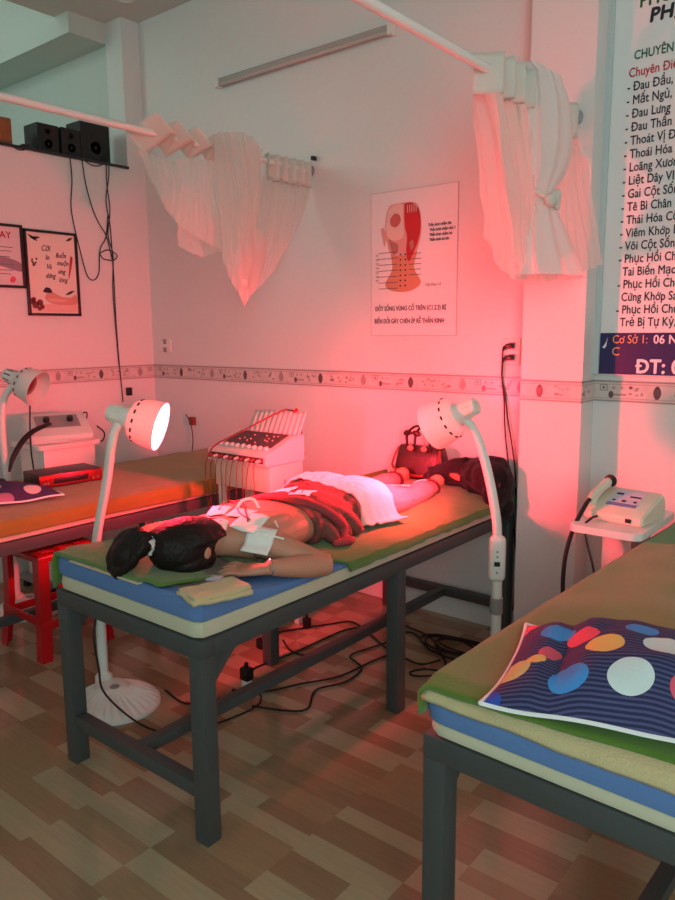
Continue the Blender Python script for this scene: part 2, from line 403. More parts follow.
# thin pale towel peeking out under it
bm = NB(); box(bm, -2.0, -1.66, 1.174, 1.21, .686, .691, .002)
tag(obj('towel', bm, towel_y), 'thin cream towel edge showing between green blanket and blue mattress of centre bed', 'towel')
def f_left(u, v):
    s = -.02+u*.775; y = .97+v*2.0; x = -3.37+s; z = .672+.008*nz((x, y, 0), 7)
    if s > .655: d = s-.655; x = -2.715+.012+.01*nz((0, y, 5), 5)+.01*sm(0, .05, d); z = .668-d*.62*(1+.12*math.sin(y*3))
    elif s > .60: z -= .006*sm(.60, .655, s)
    return (x, y, z)
tag(cloth('blanket', f_left, 60, 90, green_l, .008), 'ochre blanket hanging over the edge of the bed along the left wall', 'blanket', 'olive blankets on the beds')
def f_right_t(u, v):
    s = u*.68; y = -.004+v*1.76; z = .667+.005*nz((s, y, 8), 8)
    if v < .001: z -= .016
    return RBM @ V((s, y+.002*nz((s, 0, 1), 20), z))
tag(cloth('towel', f_right_t, 40, 60, towel_y, .013), 'thick cream towel layer under the green blanket of the right bed', 'towel')
def f_right(u, v):
    s = -.03+u*.72; y = -.003+.04*sm(.05, .5, s)+v*1.75; z = .688+.007*nz((s, y, 3), 7)+.005*max(0, nz((s+y*.4, y*.6, 6), 11))
    if s < 0: z = .686+s*(1.9-.3*v)*(1 if v < .1 else .45); s = -.004+.003*nz((0, y, 5), 9)
    if v < .012: z -= .010
    return RBM @ V((s, y, z))
tag(cloth('blanket', f_right, 60, 90, green_c, .009), 'olive green blanket under the polka dot pillow on the right bed', 'blanket', 'olive blankets on the beds')

# ------------------------------------------------------------------ polka dot pillows
def dots_mat(name, base, stripe, dots):
    m = mat(name, base, .8, bump=(150, .15), spec=.2); nt = m.node_tree; b = nt.nodes['Principled BSDF']
    uv = nt.nodes.new('ShaderNodeUVMap'); sep = nt.nodes.new('ShaderNodeSeparateXYZ'); nt.links.new(uv.outputs[0], sep.inputs[0])
    def math_(op, a, bb):
        n = nt.nodes.new('ShaderNodeMath'); n.operation = op
        for k, q in enumerate((a, bb)):
            if q is None: continue
            if isinstance(q, (int, float)): n.inputs[k].default_value = q
            else: nt.links.new(q, n.inputs[k])
        return n.outputs[0]
    st = math_('GREATER_THAN', math_('SINE', math_('MULTIPLY', sep.outputs[1], 2*PI/.0098), None), .1)
    def mix(f, a, c):
        x = nt.nodes.new('ShaderNodeMix'); x.data_type = 'RGBA'; nt.links.new(f, x.inputs[0])
        if isinstance(a, tuple): x.inputs[6].default_value = a
        else: nt.links.new(a, x.inputs[6])
        x.inputs[7].default_value = c; return x.outputs[2]
    col = mix(st, (*s2l(base), 1), (*s2l(stripe), 1))
    st2 = math_('MULTIPLY', st, .12)
    for (u, v, r, c) in dots:
        du, dv = math_('SUBTRACT', sep.outputs[0], u), math_('SUBTRACT', sep.outputs[1], v)
        d = math_('SQRT', math_('ADD', math_('MULTIPLY', du, du), math_('MULTIPLY', dv, dv)), None)
        col = mix(math_('LESS_THAN', d, r), col, (*s2l(c), 1))
    nt.links.new(col, b.inputs['Base Color']); return m
def pillow(name, label, c, rz, W, L, T, m, pipe, sd=0, tilt=0):
    t = thing(name, label, 'pillow', c, rz)
    mw = Matrix.Translation(c) @ Matrix.Rotation(rz, 4, 'Z')
    bm = NB(); uvl = bm.loops.layers.uv.new('UVMap'); N = 36; edge = []
    for top in (1, 0):
        vs_ = []
        for i in range(N+1):
            row = []
            for j in range(N+1):
                u, v = i/N*2-1, j/N*2-1
                px = u*W/2*(1-.05*(1-v*v)*abs(u)**3); py = v*L/2*(1-.06*(1-u*u)*abs(v)**3)
                h = ((1-abs(u)**2.6)*(1-abs(v)**2.4))**.66
                z = T*h if top else -.0
                if top: z += h*(.012*nz((px, py, sd), 9)+.010*nz((px, py, sd+3), 17)) - .030*math.exp(-((u+.62)/.09)**2)*h
                z += .012 + .010*nz((px, py, sd+9), 6) + (.03*max(0, -u-.6)*max(0, v-.3) if tilt else 0)
                row.append((bm.verts.new(mw @ V((px, py, z))), px, py))
            vs_.append(row)
        for i in range(N+1):   # cloth coordinates: lengths along the cloth from its middle
            for rng in (range(N//2+1, N+1), range(N//2-1, -1, -1)):
                for j in rng:
                    jj = j-1 if j > N//2 else j+1; d = (vs_[i][j][0].co-vs_[i][jj][0].co).length
                    vs_[i][j] = (vs_[i][j][0], vs_[i][j][1], (vs_[i][jj][2] if jj != N//2 else 0)+(d if j > jj else -d))
            vs_[i][N//2] = (vs_[i][N//2][0], vs_[i][N//2][1], 0)
        for i in range(N):
            for j in range(N):
                q = [vs_[i][j], vs_[i+1][j], vs_[i+1][j+1], vs_[i][j+1]]
                f = bm.faces.new([a[0] for a in q])
                for lo, a in zip(f.loops, q): lo[uvl].uv = (a[1], a[2])
        if top: edge = [vs_[i][0][0].co.copy() for i in range(N+1)] + [vs_[N][j][0].co.copy() for j in range(1, N+1)] + [vs_[i][N][0].co.copy() for i in range(N-1, -1, -1)] + [vs_[0][j][0].co.copy() for j in range(N-1, -1, -1)]
    bmesh.ops.remove_doubles(bm, verts=bm.verts, dist=.0005)
    obj('cushion', bm, m, t)
    bm = NB(); tube(bm, edge, .0042, 6); obj('piping', bm, pipe, t)
    return t
DY, DB, DW, DP, DL = (222, 196, 110), (70, 150, 220), (214, 226, 224), (222, 90, 110), (190, 200, 130)
dm = dots_mat('polka_fabric', (48, 48, 82), (80, 82, 120), [
    (-.265, -.102, .034, DL), (-.158, -.136, .034, DB), (-.056, -.132, .038, DW), (-.108, -.045, .034, DY), (-.205, -.045, .022, DP), (-.225, -.075, .018, DY), (-.152, .008, .030, DP), (-.205, .04, .034, DB),
    (-.008, -.027, .036, DW), (-.298, -.185, .032, (50, 90, 190)), (.04, -.136, .034, DP), (-.05, .04, .030, DB), (-.28, .17, .05, DP), (.10, -.06, .036, DB), (.14, -.14, .036, DY), (.10, .06, .036, DP), (.20, .0, .036, DW)])
pillow('pillow', 'navy polka dot pillow with white piping on the right bed', (-.342, 1.385, .696), R(13), .60, .385, .098, dm, white_ink, 1, 1)
dm2 = dots_mat('polka_fabric_purple', (70, 48, 84), (84, 60, 100), [(.12, -.10, .034, (226, 196, 196)), (-.02, -.02, .04, (226, 196, 196)), (.0, -.14, .034, (180, 120, 150))])
pillow('pillow', 'purple polka dot pillow end lying beside the red-lit box on the left bed', (-3.02, 1.46, .684), R(80), .46, .30, .05, dm2, white_ink, 5)

# ------------------------------------------------------------------ the person, lying face down
BT = .702   # blanket top under the person
def frame_pts(c, ax, n): pass
person = thing('person', 'person lying face down on the centre bed, pink tunic pulled up, pads on back', 'person', (-1.70, 2.0, BT))
bm = NB()
def sect(y, cx, cz, rx, rz, n=28, e=2.3):
    r = []
    for k in range(n):
        a = 2*PI*k/n; ca, sa = math.cos(a), math.sin(a)
        r.append(V((cx+math.copysign(abs(ca)**(2/e), ca)*rx, y, cz+math.copysign(abs(sa)**(2/e), sa)*rz)))
    return r
TORSO = [(1.455, -1.668, .785, .052, .05), (1.49, -1.67, .782, .085, .058), (1.53, -1.675, .778, .150, .072), (1.58, -1.68, .778, .182, .080), (1.66, -1.685, .780, .178, .083),
         (1.76, -1.69, .778, .160, .082), (1.87, -1.70, .772, .142, .074), (1.97, -1.71, .774, .155, .078), (2.07, -1.715, .780, .172, .086), (2.16, -1.715, .776, .172, .082), (2.23, -1.715, .766, .15, .066), (2.26, -1.715, .76, .12, .045)]
loft(bm, [sect(*a) for a in TORSO])
for a in (-1, 1):   # shoulder blades, buttocks
    ell(bm, (-1.68+a*.085, 1.62, .835), (.055, .085, .030)); ell(bm, (-1.715+a*.078, 2.10, .815), (.085, .11, .055))
HC = V((-1.675, 1.352, .782))
tube(bm, spl([(-1.672, 1.50, .79), (-1.674, 1.45, .79), (-1.675, 1.40, .785)], 4), [.062, .055, .055], 16)
ell(bm, HC, (.076, .098, .088), 24, 16)                                    # skull, crown towards the bed end
ell(bm, HC+V((0, .045, -.045)), (.055, .062, .045), 20, 12)                # jaw
ell(bm, HC+V((0, .088, -.062)), (.02, .018, .018))                         # chin
tube(bm, [HC+V((0, -.01, -.078)), HC+V((0, .02, -.098)), HC+V((0, .03, -.086))], [.009, .014, .012], 8)      # nose
for a in (-1, 1): ell(bm, HC+V((a*.03, -.008, -.078)), (.014, .010, .010))   # eyes
tube(bm, [HC+V((-.022, .055, -.082)), HC+V((0, .053, -.088)), HC+V((.022, .055, -.082))], [.006, .009, .006], 8)  # mouth
for a in (-1, 1):                                                          # ears
    mxr = Matrix.Rotation(a*.35, 4, 'Z'); ell(bm, HC+V((a*.078, .018, -.002)), (.010, .020, .029), 14, 10, mxr)
def limb(pts, rr, seg=16, n=6): tube(bm, spl(pts, n), rr, seg)
# near arm, elbow bent at the bed's edge, forearm back along the mattress
limb([(-1.575, 1.555, .782), (-1.53, 1.575, .765), (-1.455, 1.62, .728), (-1.392, 1.663, .700)], [.056, .054, .045, .037])
limb([(-1.392, 1.663, .700), (-1.41, 1.60, .710), (-1.432, 1.53, .722), (-1.452, 1.468, .734)], [.037, .041, .034, .025])
# far arm, hand beside the crown
limb([(-1.80, 1.555, .78), (-1.85, 1.555, .765), (-1.95, 1.56, .745), (-2.02, 1.55, .735)], [.056, .052, .044, .036])
limb([(-2.02, 1.55, .735), (-2.015, 1.48, .734), (-1.995, 1.41, .732), (-1.975, 1.36, .73)], [.036, .039, .032, .025])
def hand(w, d, side, s=1.0):
    """palm down: w wrist, d direction of the fingers, side = unit vector towards the thumb"""
    w, d, side = V(w), V(d).normalized(), V(side); up = V((0, 0, 1)); side = (side-d*side.dot(d)).normalized()
    rings = []
    for k, (t, wd, th) in enumerate(((-.02, .024, .020), (.0, .026, .018), (.03, .036, .017), (.06, .041, .015), (.078, .040, .012))):
        c = w+d*t*s-up*.006*k*.5; rings.append([c+side*math.cos(2*PI*q/14)*wd*s+up*math.sin(2*PI*q/14)*th*s for q in range(14)])
    loft(bm, rings)
    for k, (off, ln) in enumerate(((.032, .066), (.0110, .075), (-.0105, .070), (-.031, .054))):
        b = w+d*.062*s+side*off*s-up*.008; sp = side*off*.62
        tube(bm, spl([b, b+(d*.45*ln+sp*.5+up*.006)*s, b+(d*.8*ln+sp*.8-up*.004)*s, b+(d*ln+sp-up*.016)*s], 4), [.0090*s, .0086*s, .0078*s, .0058*s], 10)
    b = w+d*.012*s+side*.022*s-up*.006
    tube(bm, spl([b, b+(side*.026+d*.022)*s-up*.004, b+(side*.034+d*.048)*s-up*.008, b+(side*.032+d*.066)*s-up*.012], 4), [.013*s, .0115*s, .010*s, .007*s], 10)
hand((-1.452, 1.455, .736), (-.86, -.50, -.03), (-.50, .86, 0), 1.06)
hand((-1.968, 1.345, .728), (.30, -.90, -.06), (.9, .3, 0), .92)
# legs
LEGR = [(-1.795, 2.18, .765), (-1.815, 2.34, .752), (-1.835, 2.49, .737), (-1.85, 2.60, .745), (-1.875, 2.71, .737), (-1.895, 2.79, .735)]
LEGL = [(-1.635, 2.18, .765), (-1.62, 2.32, .750), (-1.62, 2.45, .736), (-1.63, 2.56, .744), (-1.655, 2.66, .737), (-1.675, 2.735, .735)]
LR = [.085, .066, .045, .047, .031, .029]
for P_ in (LEGR, LEGL): limb(P_, LR, 18)
for a, dx in ((LEGR[-1], -.02), (LEGL[-1], -.02)):
    a = V(a); limb([a, a+V((dx*.3, .030, .016)), a+V((dx*.6, .052, .022))], [.029, .033, .026], 14, 5)          # heel
    limb([a+V((0, .02, -.005)), a+V((dx, .07, -.010)), a+V((dx*2.2, .115, -.018)), a+V((dx*3, .15, -.022))], [.028, .027, .025, .014], 14, 5)   # foot, sole up
    for k in range(5): ell(bm, a+V((dx*3+(k-2)*.0125, .150-.004*abs(k-1), -.022)), (.008, .015, .008), 10, 8)
body_me = remesh(bm, .0042, 3)
body = mobj('body', body_me, skin, person)
bvh = BVHTree.FromPolygons([v.co.copy() for v in body_me.vertices], [tuple(p.vertices) for p in body_me.polygons])
def topz(x, y, d=None):
    h = bvh.ray_cast(V((x, y, 1.4)), V((0, 0, -1)))
    return h[0].z if h[0] else d
# hair: cap over the back of the head, and the loose pony tail falling over the bed end
bm = NB(); ell(bm, HC+V((0, -.008, .012)), (.088, .104, .088), 30, 20); ell(bm, HC+V((0, .05, .035)), (.072, .06, .05), 20, 14)
ell(bm, HC+V((.035, .0, -.03)), (.056, .078, .050)); ell(bm, HC+V((-.035, .0, -.03)), (.056, .078, .050))
for k in range(26):   # strands pulled towards the tie
    a = -1.25+2.5*k/25; p0 = HC+V((math.sin(a)*.085, .09, .03+math.cos(a)*.055)); p1 = HC+V((math.sin(a)*.094, .0, .012+math.cos(a)*.09)); p2 = HC+V((math.sin(a)*.055-.02, -.095, .02+math.cos(a)*.05))
    tube(bm, spl([p0, p1, p2], 6), .0085, 6)
hm = remesh(bm, .005, 2); hair = mobj('hair', hm, hair_m, person)
bm = NB(); t0 = HC+V((-.034, -.104, .034))
for k in range(60):
    a = k*2.4; q = .004+.040*math.sqrt(k/60); o1 = V((math.cos(a)*q, math.sin(a)*q*.35, math.sin(a)*q))
    tube(bm, spl([t0+V((.01, .03, 0))+o1*.4, t0+o1*.55, t0+V((-.026, -.030, .006))+o1*1.15, t0+V((-.052, -.050, -.028))+o1*1.2, t0+V((-.066, -.050, -.062))+o1*.95, t0+V((-.066, -.036, -.086))+o1*.55], 5), [.010, .009, .012, .012, .010, .006], 6)
ell(bm, t0+V((-.046, -.044, -.030)), (.050, .036, .052))
pt = mobj('ponytail', remesh(bm, .005, 1), hair_m, hair)
bm = NB()
for k in range(3):
    c = t0+V((.004, .006*k-.006, 0)); tube(bm, [c+V((math.cos(2*PI*i/24)*(.027+.003*math.sin(i*2.2+k)), .004*math.sin(i*1.7), math.sin(2*PI*i/24)*(.027+.003*math.sin(i*2.2+k)))) for i in range(25)], .006, 8)
s_ = obj('scrunchie', bm, mat('white_scrunchie', (222, 206, 200), .8, bump=(120, .4)), hair); s_['label'] = 'white hair tie'
# trousers
bm = NB(); loft(bm, [sect(y, cx, cz+.002, rx+.008, rz+.008) for (y, cx, cz, rx, rz) in TORSO[7:]])
for a in (-1, 1): ell(bm, (-1.715+a*.078, 2.10, .817), (.092, .118, .060))
for P_ in (LEGR, LEGL):
    tube(bm, spl(P_[:-1], 6), [r+.005+.003*math.sin(i*1.9) for i, r in enumerate(LR[:-1])], 18)
tm = remesh(bm, .006, 3)
for v in tm.vertices: v.co += v.normal*(.004*nz(v.co, 16)+.003*nz(v.co, 34))
mobj('trousers', tm, pink_c, person)
bm = NB()
for P_ in (LEGR, LEGL):
    c, d = V(P_[-2]), (V(P_[-1])-V(P_[-3])).normalized(); tube(bm, [c-d*.004, c+d*.008], .0475, 20)
    
c_ = obj('trouser_hem', bm, mat('dark_hem', (70, 26, 30), .8), person); c_['label'] = 'dark ankle hems'
# tunic bunched up round the waist
bm = NB(); rings = []
for k in range(15):
    t = k/14; y = 1.765+t*.235
    i = max(q for q in range(len(TORSO)-1) if TORSO[q][0] <= y); A, Bq = TORSO[i], TORSO[i+1]; s = (y-A[0])/(Bq[0]-A[0]); cx, cz, rx, rz = [A[q]+(Bq[q]-A[q])*s for q in (1, 2, 3, 4)]
    g = .014+.014*abs(math.sin(t*PI*4.5))+(.010 if k in (0, 14) else 0)
    rings.append([p+(p-V((cx, y, cz))).normalized()*(.008*nz(p, 18)+.007*nz(p, 40)) for p in sect(y, cx, cz, rx+g, rz+g*.8, 48)])
loft(bm, rings)
for k in range(3):   # folds lying on the flank
    y0 = 1.80+.065*k; tube(bm, spl([(-1.56, y0-.03, .82), (-1.535, y0+.01, .785), (-1.52, y0+.03, .748), (-1.51, y0+.045, .715)], 5), [.020, .028, .030, .024], 10)
tu = remesh(bm, .006, 2); tunic = mobj('tunic', tu, tunic_m, person)
bm = NB()
arch = [V(p) for p in ((-1.83, 1.80, .82), (-1.77, 1.765, .862), (-1.68, 1.75, .882), (-1.60, 1.775, .872), (-1.54, 1.82, .838), (-1.515, 1.86, .795), (-1.505, 1.885, .752), (-1.485, 1.86, .722))]
tube(bm, spl(arch, 6), [.012, .013, .013, .016, .020, .020, .018, .014], 12)
tube(bm, spl([(-1.49, 1.81, .715), (-1.48, 1.84, .716), (-1.475, 1.875, .714), (-1.482, 1.905, .713)], 5), [.012, .017, .018, .012], 10)
mobj('tunic_hem', remesh(bm, .005, 2), trim_m, tunic)
# bracelet and rings
bm = NB(); lathe(bm, [(.0268, -.002), (.029, 0), (.0268, .002)], (-1.4500, 1.474, .733), (-.3, -.95, .15), 20); obj('bracelet', bm, chrome, person)
bm = NB(); hd = V((-.86, -.50, -.05)).normalized()
for off in (.0095, -.009):
    p = V((-1.452, 1.455, .738))+hd*.090+V((-.50, .86, 0))*off*1.3-V((0, 0, .005)); lathe(bm, [(.0095, -.0015), (.0108, 0), (.0095, .0015)], p, hd, 14)
obj('ring', bm, chrome, person)

def drop(o):
    for ch in o.children:
        ch.data.transform(Matrix.Translation((0, 0, -.028)) @ Matrix.Translation((0, 0, .70)) @ Matrix.Diagonal((1, 1, .86, 1)) @ Matrix.Translation((0, 0, -.70))); drop(ch)
drop(person); BT = .676
bvh = BVHTree.FromPolygons([v.co.copy() for v in body_me.vertices], [tuple(p.vertices) for p in body_me.polygons])
# cloths round the head
bm = NB()
def f_face(u, v):
    x, y = -1.86+u*.34, 1.225+v*.24
    return (x, y, .682+.010*abs(nz((x, y, 1), 16))+.010*math.sin(u*PI)*math.sin(v*PI))
tag(cloth('face_towel', f_face, 24, 18, grey_c, .006), 'small grey cloth spread under the face of the lying person', 'towel')
bm = NB(); box(bm, -.045, .045, -.018, .018, 0, .006, .002, mx=Matrix.Translation((-1.545, 1.32, .690)) @ Matrix.Rotation(R(20), 4, 'Z'))
tag(obj('paper_packet', bm, mat('lilac_paper', (214, 204, 226), .6)), 'small pale lilac packet lying in front of the near hand', 'packet')
# yellow folded towel on the blue corner
t = thing('folded_towel', 'folded cream towel lying on the blue near corner of the centre bed', 'towel', (-1.455, 1.238, .69))
for k in range(2):
    bm = NB()
    def f(u, v, k=k):
        x, y = (u-.5)*.105, (v-.5)*.17
        return Matrix.Translation((-1.428, 1.248, .692+k*.009)) @ Matrix.Rotation(R(-16+k*3), 4, 'Z') @ V((x*(1-.1*k), y*(1-.06*k), .005*nz((x, y, k), 22)-.004*sm(.8, 1, u)))
    grid(bm, f, 14, 18); o = obj('fold', bm, towel_y, t); solid(o, .010, 1)
# the white towel over hips and thighs
def f_tw(u, v):
    x = -1.90+u*.40; y = 2.01+.03*math.sin(u*7)*.4+v*(.17+.03*u); y += .02*nz((x, y, 2), 8)
    x += .03*v*u
    base = .680
    z = max([base]+[topz(x+dx, y+dy, base) for dx in (-.02, 0, .02) for dy in (-.02, 0, .02)])+.013
    return [x, y, z]
NU, NV = 64, 48
G_ = [[f_tw(i/NU, j/NV) for j in range(NV+1)] for i in range(NU+1)]
for _ in range(9):   # the cloth bridges hollows
    Z = [[G_[i][j][2] for j in range(NV+1)] for i in range(NU+1)]
    for i in range(1, NU):
        for j in range(1, NV): G_[i][j][2] = max(Z[i][j]-.0005, (Z[i-1][j]+Z[i+1][j]+Z[i][j-1]+Z[i][j+1])/4)
def f_tw2(u, v):
    i, j = round(u*NU), round(v*NV); x, y, z = G_[i][j]
    return (x, y, z+.010*max(0, nz((x*1.2, y*.7, 1), 15))+.006*nz((x, y, 4), 30)+(.016*abs(nz((x, y, 9), 26)) if v < .22 else 0))
tag(cloth('white_towel', f_tw2, NU, NV, towel_w, .007), 'white towel draped over the hips of the person on the centre bed', 'towel')

# electrode pads: flat squares following the skin, each with its lead
pads_px = [((219, 512), .052, .036, 25, 'farthest up'), ((242, 514), .062, .040, 15, 'second'), ((217, 525), .05, .036, 40, ''), ((250, 523), .068, .052, 10, ''), ((259, 540), .066, .056, 20, ''), ((284, 491), .055, .045, 12, ''), ((303, 494), .055, .042, 12, '')]
pad_lab = ['white electrode pad on the far shoulder blade, nearest the neck', 'white electrode pad on the upper back, far side of the spine', 'white electrode pad at the base of the neck', 'white electrode pad on the upper back, just right of the spine pads',
           'white electrode pad on the near shoulder, closest to the bent arm', 'white electrode pad on the lower back beside the white towel, farther from it', 'white electrode pad on the lower back touching the white towel']
alltrees = [bvh, BVHTree.FromPolygons([v.co.copy() for v in tu.vertices], [tuple(p.vertices) for p in tu.polygons])]
def cast(o, d):
    best = None
    for b in alltrees:
        h = b.ray_cast(o, d)
        if h[0] and (best is None or h[3] < best[3]): best = h
    return best
pad_pos = []
for (px, a, b, rz, _), lab in zip(pads_px, pad_lab):
    h = cast(EYE, ray(*px).normalized())
    c = h[0] if h else onz(*px, .86)
    pad_pos.append(c.copy())
    n_ = (h[1] if h else V((0, 0, 1))); n_ = (n_ if n_.dot(-ray(*px)) > 0 else -n_)+V((0, 0, .6)); n_.normalize()
    tx = (Matrix.Rotation(R(rz), 4, 'Z') @ V((1, 0, 0))); tx = (tx-n_*tx.dot(n_)).normalized(); ty_ = n_.cross(tx)
    def f(u, v, c=c, a=a, b=b, tx=tx, ty_=ty_, n_=n_):
        p = c+tx*((u-.5)*a*1.28)+ty_*((v-.5)*b*1.75); g = cast(p+n_*.06, -n_)
        d = (g[0]-c).dot(n_) if g else 0
        return p+n_*(max(-.006, min(.006, d))+.004)
    tag(cloth('electrode_pad', f, 8, 8, pad_m, .003), lab, 'pad', 'electrode pads on the back')

# ------------------------------------------------------------------ infrared lamps
def ir_lamp(name, label, base_c, pole_xy, bdir, neck, back, axis, lit, box_z=None, bz=0):
    t = thing(name, label, 'lamp', (pole_xy[0], pole_xy[1], 0), 0, 'white infrared lamps on floor stands'); ax = V(axis).normalized()
    # fluted oval foot
    bm = NB(); bx, by = base_c; n = 96; rings = []
    for sc, z, fl in ((1.0, 0, 0), (1.0, .010, .1), (.97, .018, .6), (.80, .034, 1), (.55, .050, 1), (.38, .058, .2), (.34, .064, 0), (.25, .066, 0)):
        r = []
        for k in range(n):
            a = 2*PI*k/n; rr = .162*sc
            cx = bx+(pole_xy[0]-bx)*.45*(1-sc); cy = by+(pole_xy[1]-by)*.45*(1-sc)
            r.append(V((cx+math.cos(a)*rr*1.05, cy+math.sin(a)*rr, z-fl*.0045*(1+math.cos(a*30)))))
        rings.append(r)
    loft(bm, rings); base = obj('base', bm, white_en, t)
    bm = NB(); lathe(bm, [(.018, .066), (.018, .0685), (.012, .069)], (bx, by, 0)); obj('foot_plug', bm, grey_pl, base)
    px, py = pole_xy
    nk = [V(p) for p in neck]
    zt = nk[0].z
    bm = NB(); lathe(bm, [(.034, .03), (.032, .075), (.021, .085), (.019, .09)], (px, py, 0)); tube(bm, [(px, py, .06), (px, py, zt)], .0185, 20); obj('pole', bm, white_pl, t)
    zc = box_z if box_z else zt-.02
    bm = NB(); lathe(bm, [(.0195, -.03), (.023, -.028), (.023, .028), (.0195, .03)], (px, py, zt-.13)); obj('collar', bm, grey_pl if box_z else white_pl, t)
    if box_z:
        bm = NB(); b2 = NB(); bmesh.ops.create_cube(b2, size=1); bmesh.ops.scale(b2, vec=(.058, .050, .165), verts=b2.verts); bmesh.ops.bevel(b2, geom=b2.edges[:], offset=.019, segments=4, affect='EDGES', profile=.5)
        bmesh.ops.transform(b2, matrix=Matrix.Translation((px, py-.004, box_z)) @ Matrix.Rotation(R(28), 4, 'Z'), verts=b2.verts); merge(bm, b2); cb = obj('control_box', bm, white_pl, t)
        mb = Matrix.Translation((px, py-.004, box_z)) @ Matrix.Rotation(R(28), 4, 'Z')
        bm = NB(); box(bm, -.010, .010, -.029, -.024, -.022, -.006, .001, mx=mb); obj('switch', bm, black_pl, cb)
        bm = NB()
        for dz in (.03, .012, -.045): lathe(bm, [(.004, 0), (.004, .002)], mb @ V((0, -.0245, dz)), mb.to_3x3() @ V((0, -1, 0)), 10)
        obj('button', bm, grey_pl, cb)
    bm = NB(); tube(bm, spl(nk, 8), .0165, 16); obj('gooseneck', bm, white_pl, t)
    # head: narrow vented socket, flaring into the shade
    B0 = V(back)
    bm = NB(); lathe(bm, [(.012, .0), (.026, .0), (.030, .004), (.032, .02), (.036, .070), (.044, .082), (.046, .09)], B0, ax, 32); sock = obj('socket_housing', bm, white_en, t)
    bm = NB(); a = ax.orthogonal().normalized(); b = ax.cross(a)
    for k in range(8):
        d = a*math.cos(2*PI*k/8+.3)+b*math.sin(2*PI*k/8+.3)
        tube(bm, [B0+ax*.014+d*.0305, B0+ax*.048+d*.0335], .0032, 8)
        c = B0-ax*.0005+d*.018; lathe(bm, [(.0045, 0), (.0045, .002)], c, -ax, 8)
    obj('vent', bm, mat('lamp_vent_lit', (236, 226, 190), .4) if lit else black_pl, sock)  # pale on lit lamps: light through the holes put into the colour
    bm = NB(); prof_o = [(.046, .084), (.062, .090), (.072, .102), (.079, .125), (.085, .160), (.088, .194)]; prof_i = [(.085, .193), (.081, .160), (.074, .125), (.066, .106), (.05, .095), (.03, .093)]
    lathe(bm, prof_o+prof_i, B0, ax, 40, cap=False)
    shade = obj('shade', bm, mat('lamp_shade', (236, 230, 222), .3, trans=(0, .08)), t)
    bm = NB()
    for k in range(14):
        an = 2*PI*k/14; d = a*math.cos(an)+b*math.sin(an); e = a*-math.sin(an)+b*math.cos(an)
        c = B0+ax*.1105+d*.0745; tube(bm, [c-e*.007, c+e*.007], .0034, 8)
    obj('vent', bm, black_pl, shade)
    bm = NB(); lathe(bm, [(.014, .088)]+[(r_, h_+bz) for r_, h_ in ((.018, .096), (.030, .106), (.046, .120), (.054, .132), (.052, .141), (.040, .147), (.02, .1505), (.004, .151))], B0, ax, 32)
    bo = obj('bulb', bm, bulb_m if lit else bulb_off, t)
    return t
n1 = [(-2.372, 1.5, .50), (-2.366, 1.5, .58), (-2.352, 1.5, .64), (-2.318, 1.5, .73), (-2.270, 1.5, .853), (-2.218, 1.492, .984), (-2.185, 1.485, 1.045), (-2.16, 1.482, 1.075)]
A1 = (.78, .56, -.27)
B1 = ony(108, 412, 1.52)
n1[-2] = tuple((V(n1[-3])+B1+V(A1).normalized()*.04)/2+V((0, 0, .0))); n1[-1] = tuple(B1+V(A1).normalized()*.045+V((0, 0, -.02)))
ir_lamp('infrared_lamp', 'white infrared floor lamp lit at the left of the centre bed, its red face visible', (-2.290, 1.495), (-2.388, 1.515), 0, [(-2.388, 1.515, .50)]+n1[1:], B1, A1, True, bz=.016)
A2 = (-.86, -.08, -.44); B2 = ony(477, 405, 2.32)
n2 = [(-1.158, 2.32, .53), (-1.160, 2.32, .62), (-1.165, 2.32, .70), (-1.178, 2.32, .77), (-1.197, 2.32, .85), (-1.225, 2.32, .94), (-1.262, 2.32, 1.02), tuple(B2+V(A2).normalized()*.05+V((.0, 0, -.03)))]
ir_lamp('infrared_lamp', 'white infrared floor lamp to the right of the centre bed, head turned away', (-1.158, 2.22), (-1.158, 2.32), 0, n2, B2, A2, True, .575)
A3 = (.80, .38, -.35); B3 = onx(5, 374, -3.5)
n3 = [(-3.50, 1.76, .62), (-3.50, 1.755, .74), (-3.502, 1.752, .87), (-3.502, 1.76, .99), (-3.495, 1.775, 1.07), tuple(B3+V(A3).normalized()*.05+V((0, 0, -.025)))]
ir_lamp('infrared_lamp', 'unlit white infrared lamp behind the left bed, face turned to the room', (-3.45, 1.80), (-3.50, 1.76), 0, n3, B3, A3, False)
bm = NB(); cable(bm, [(-2.388, 1.496, .31), (-2.375, 1.475, .24), (-2.30, 1.44, .16), (-2.2, 1.40, .10), (-2.0, 1.43, .03), (-1.9, 1.55, .008), (-1.85, 1.8, .007), (-1.95, 1.9, .02)], .004)
tag(obj('lamp_cord', bm, black_mt), 'black cord looping from the left floor lamp pole over its foot', 'cord')

# ------------------------------------------------------------------ electrotherapy console on its stand between the beds
t = thing('device_stand', 'white box stand on legs holding the electrotherapy console', 'stand', (-2.41, 2.43, 0))
dx0, dx1, dy0, dy1 = -2.615, -2.235, 2.27, 2.52
bm = NB(); box(bm, dx0+.01, dx1-.012, dy0+.03, dy1, .665, .783, .006); obj('cabinet', bm, cream_pl, t)
for lx in (dx0+.02, dx1-.05):
    for ly in (dy0+.04, dy1-.04): bm = NB(); box(bm, lx, lx+.03, ly, ly+.03, 0, .67, .003); obj('leg', bm, white_pl, t)
bm = NB(); box(bm, dx0+.02, dx1-.02, dy0+.04, dy1, .25, .27, .003); obj('shelf', bm, white_pl, t)
bm = NB()
for k in range(2): box(bm, dx1-.013, dx1-.009, dy0+.12+k*.05, dy0+.128+k*.05, .69, .715)
obj('vent', bm, grey_pl, t)
t = thing('electrotherapy_console', 'pale electrotherapy console with red leads, standing on the white box stand', 'medical device', (-2.42, 2.4, .785))
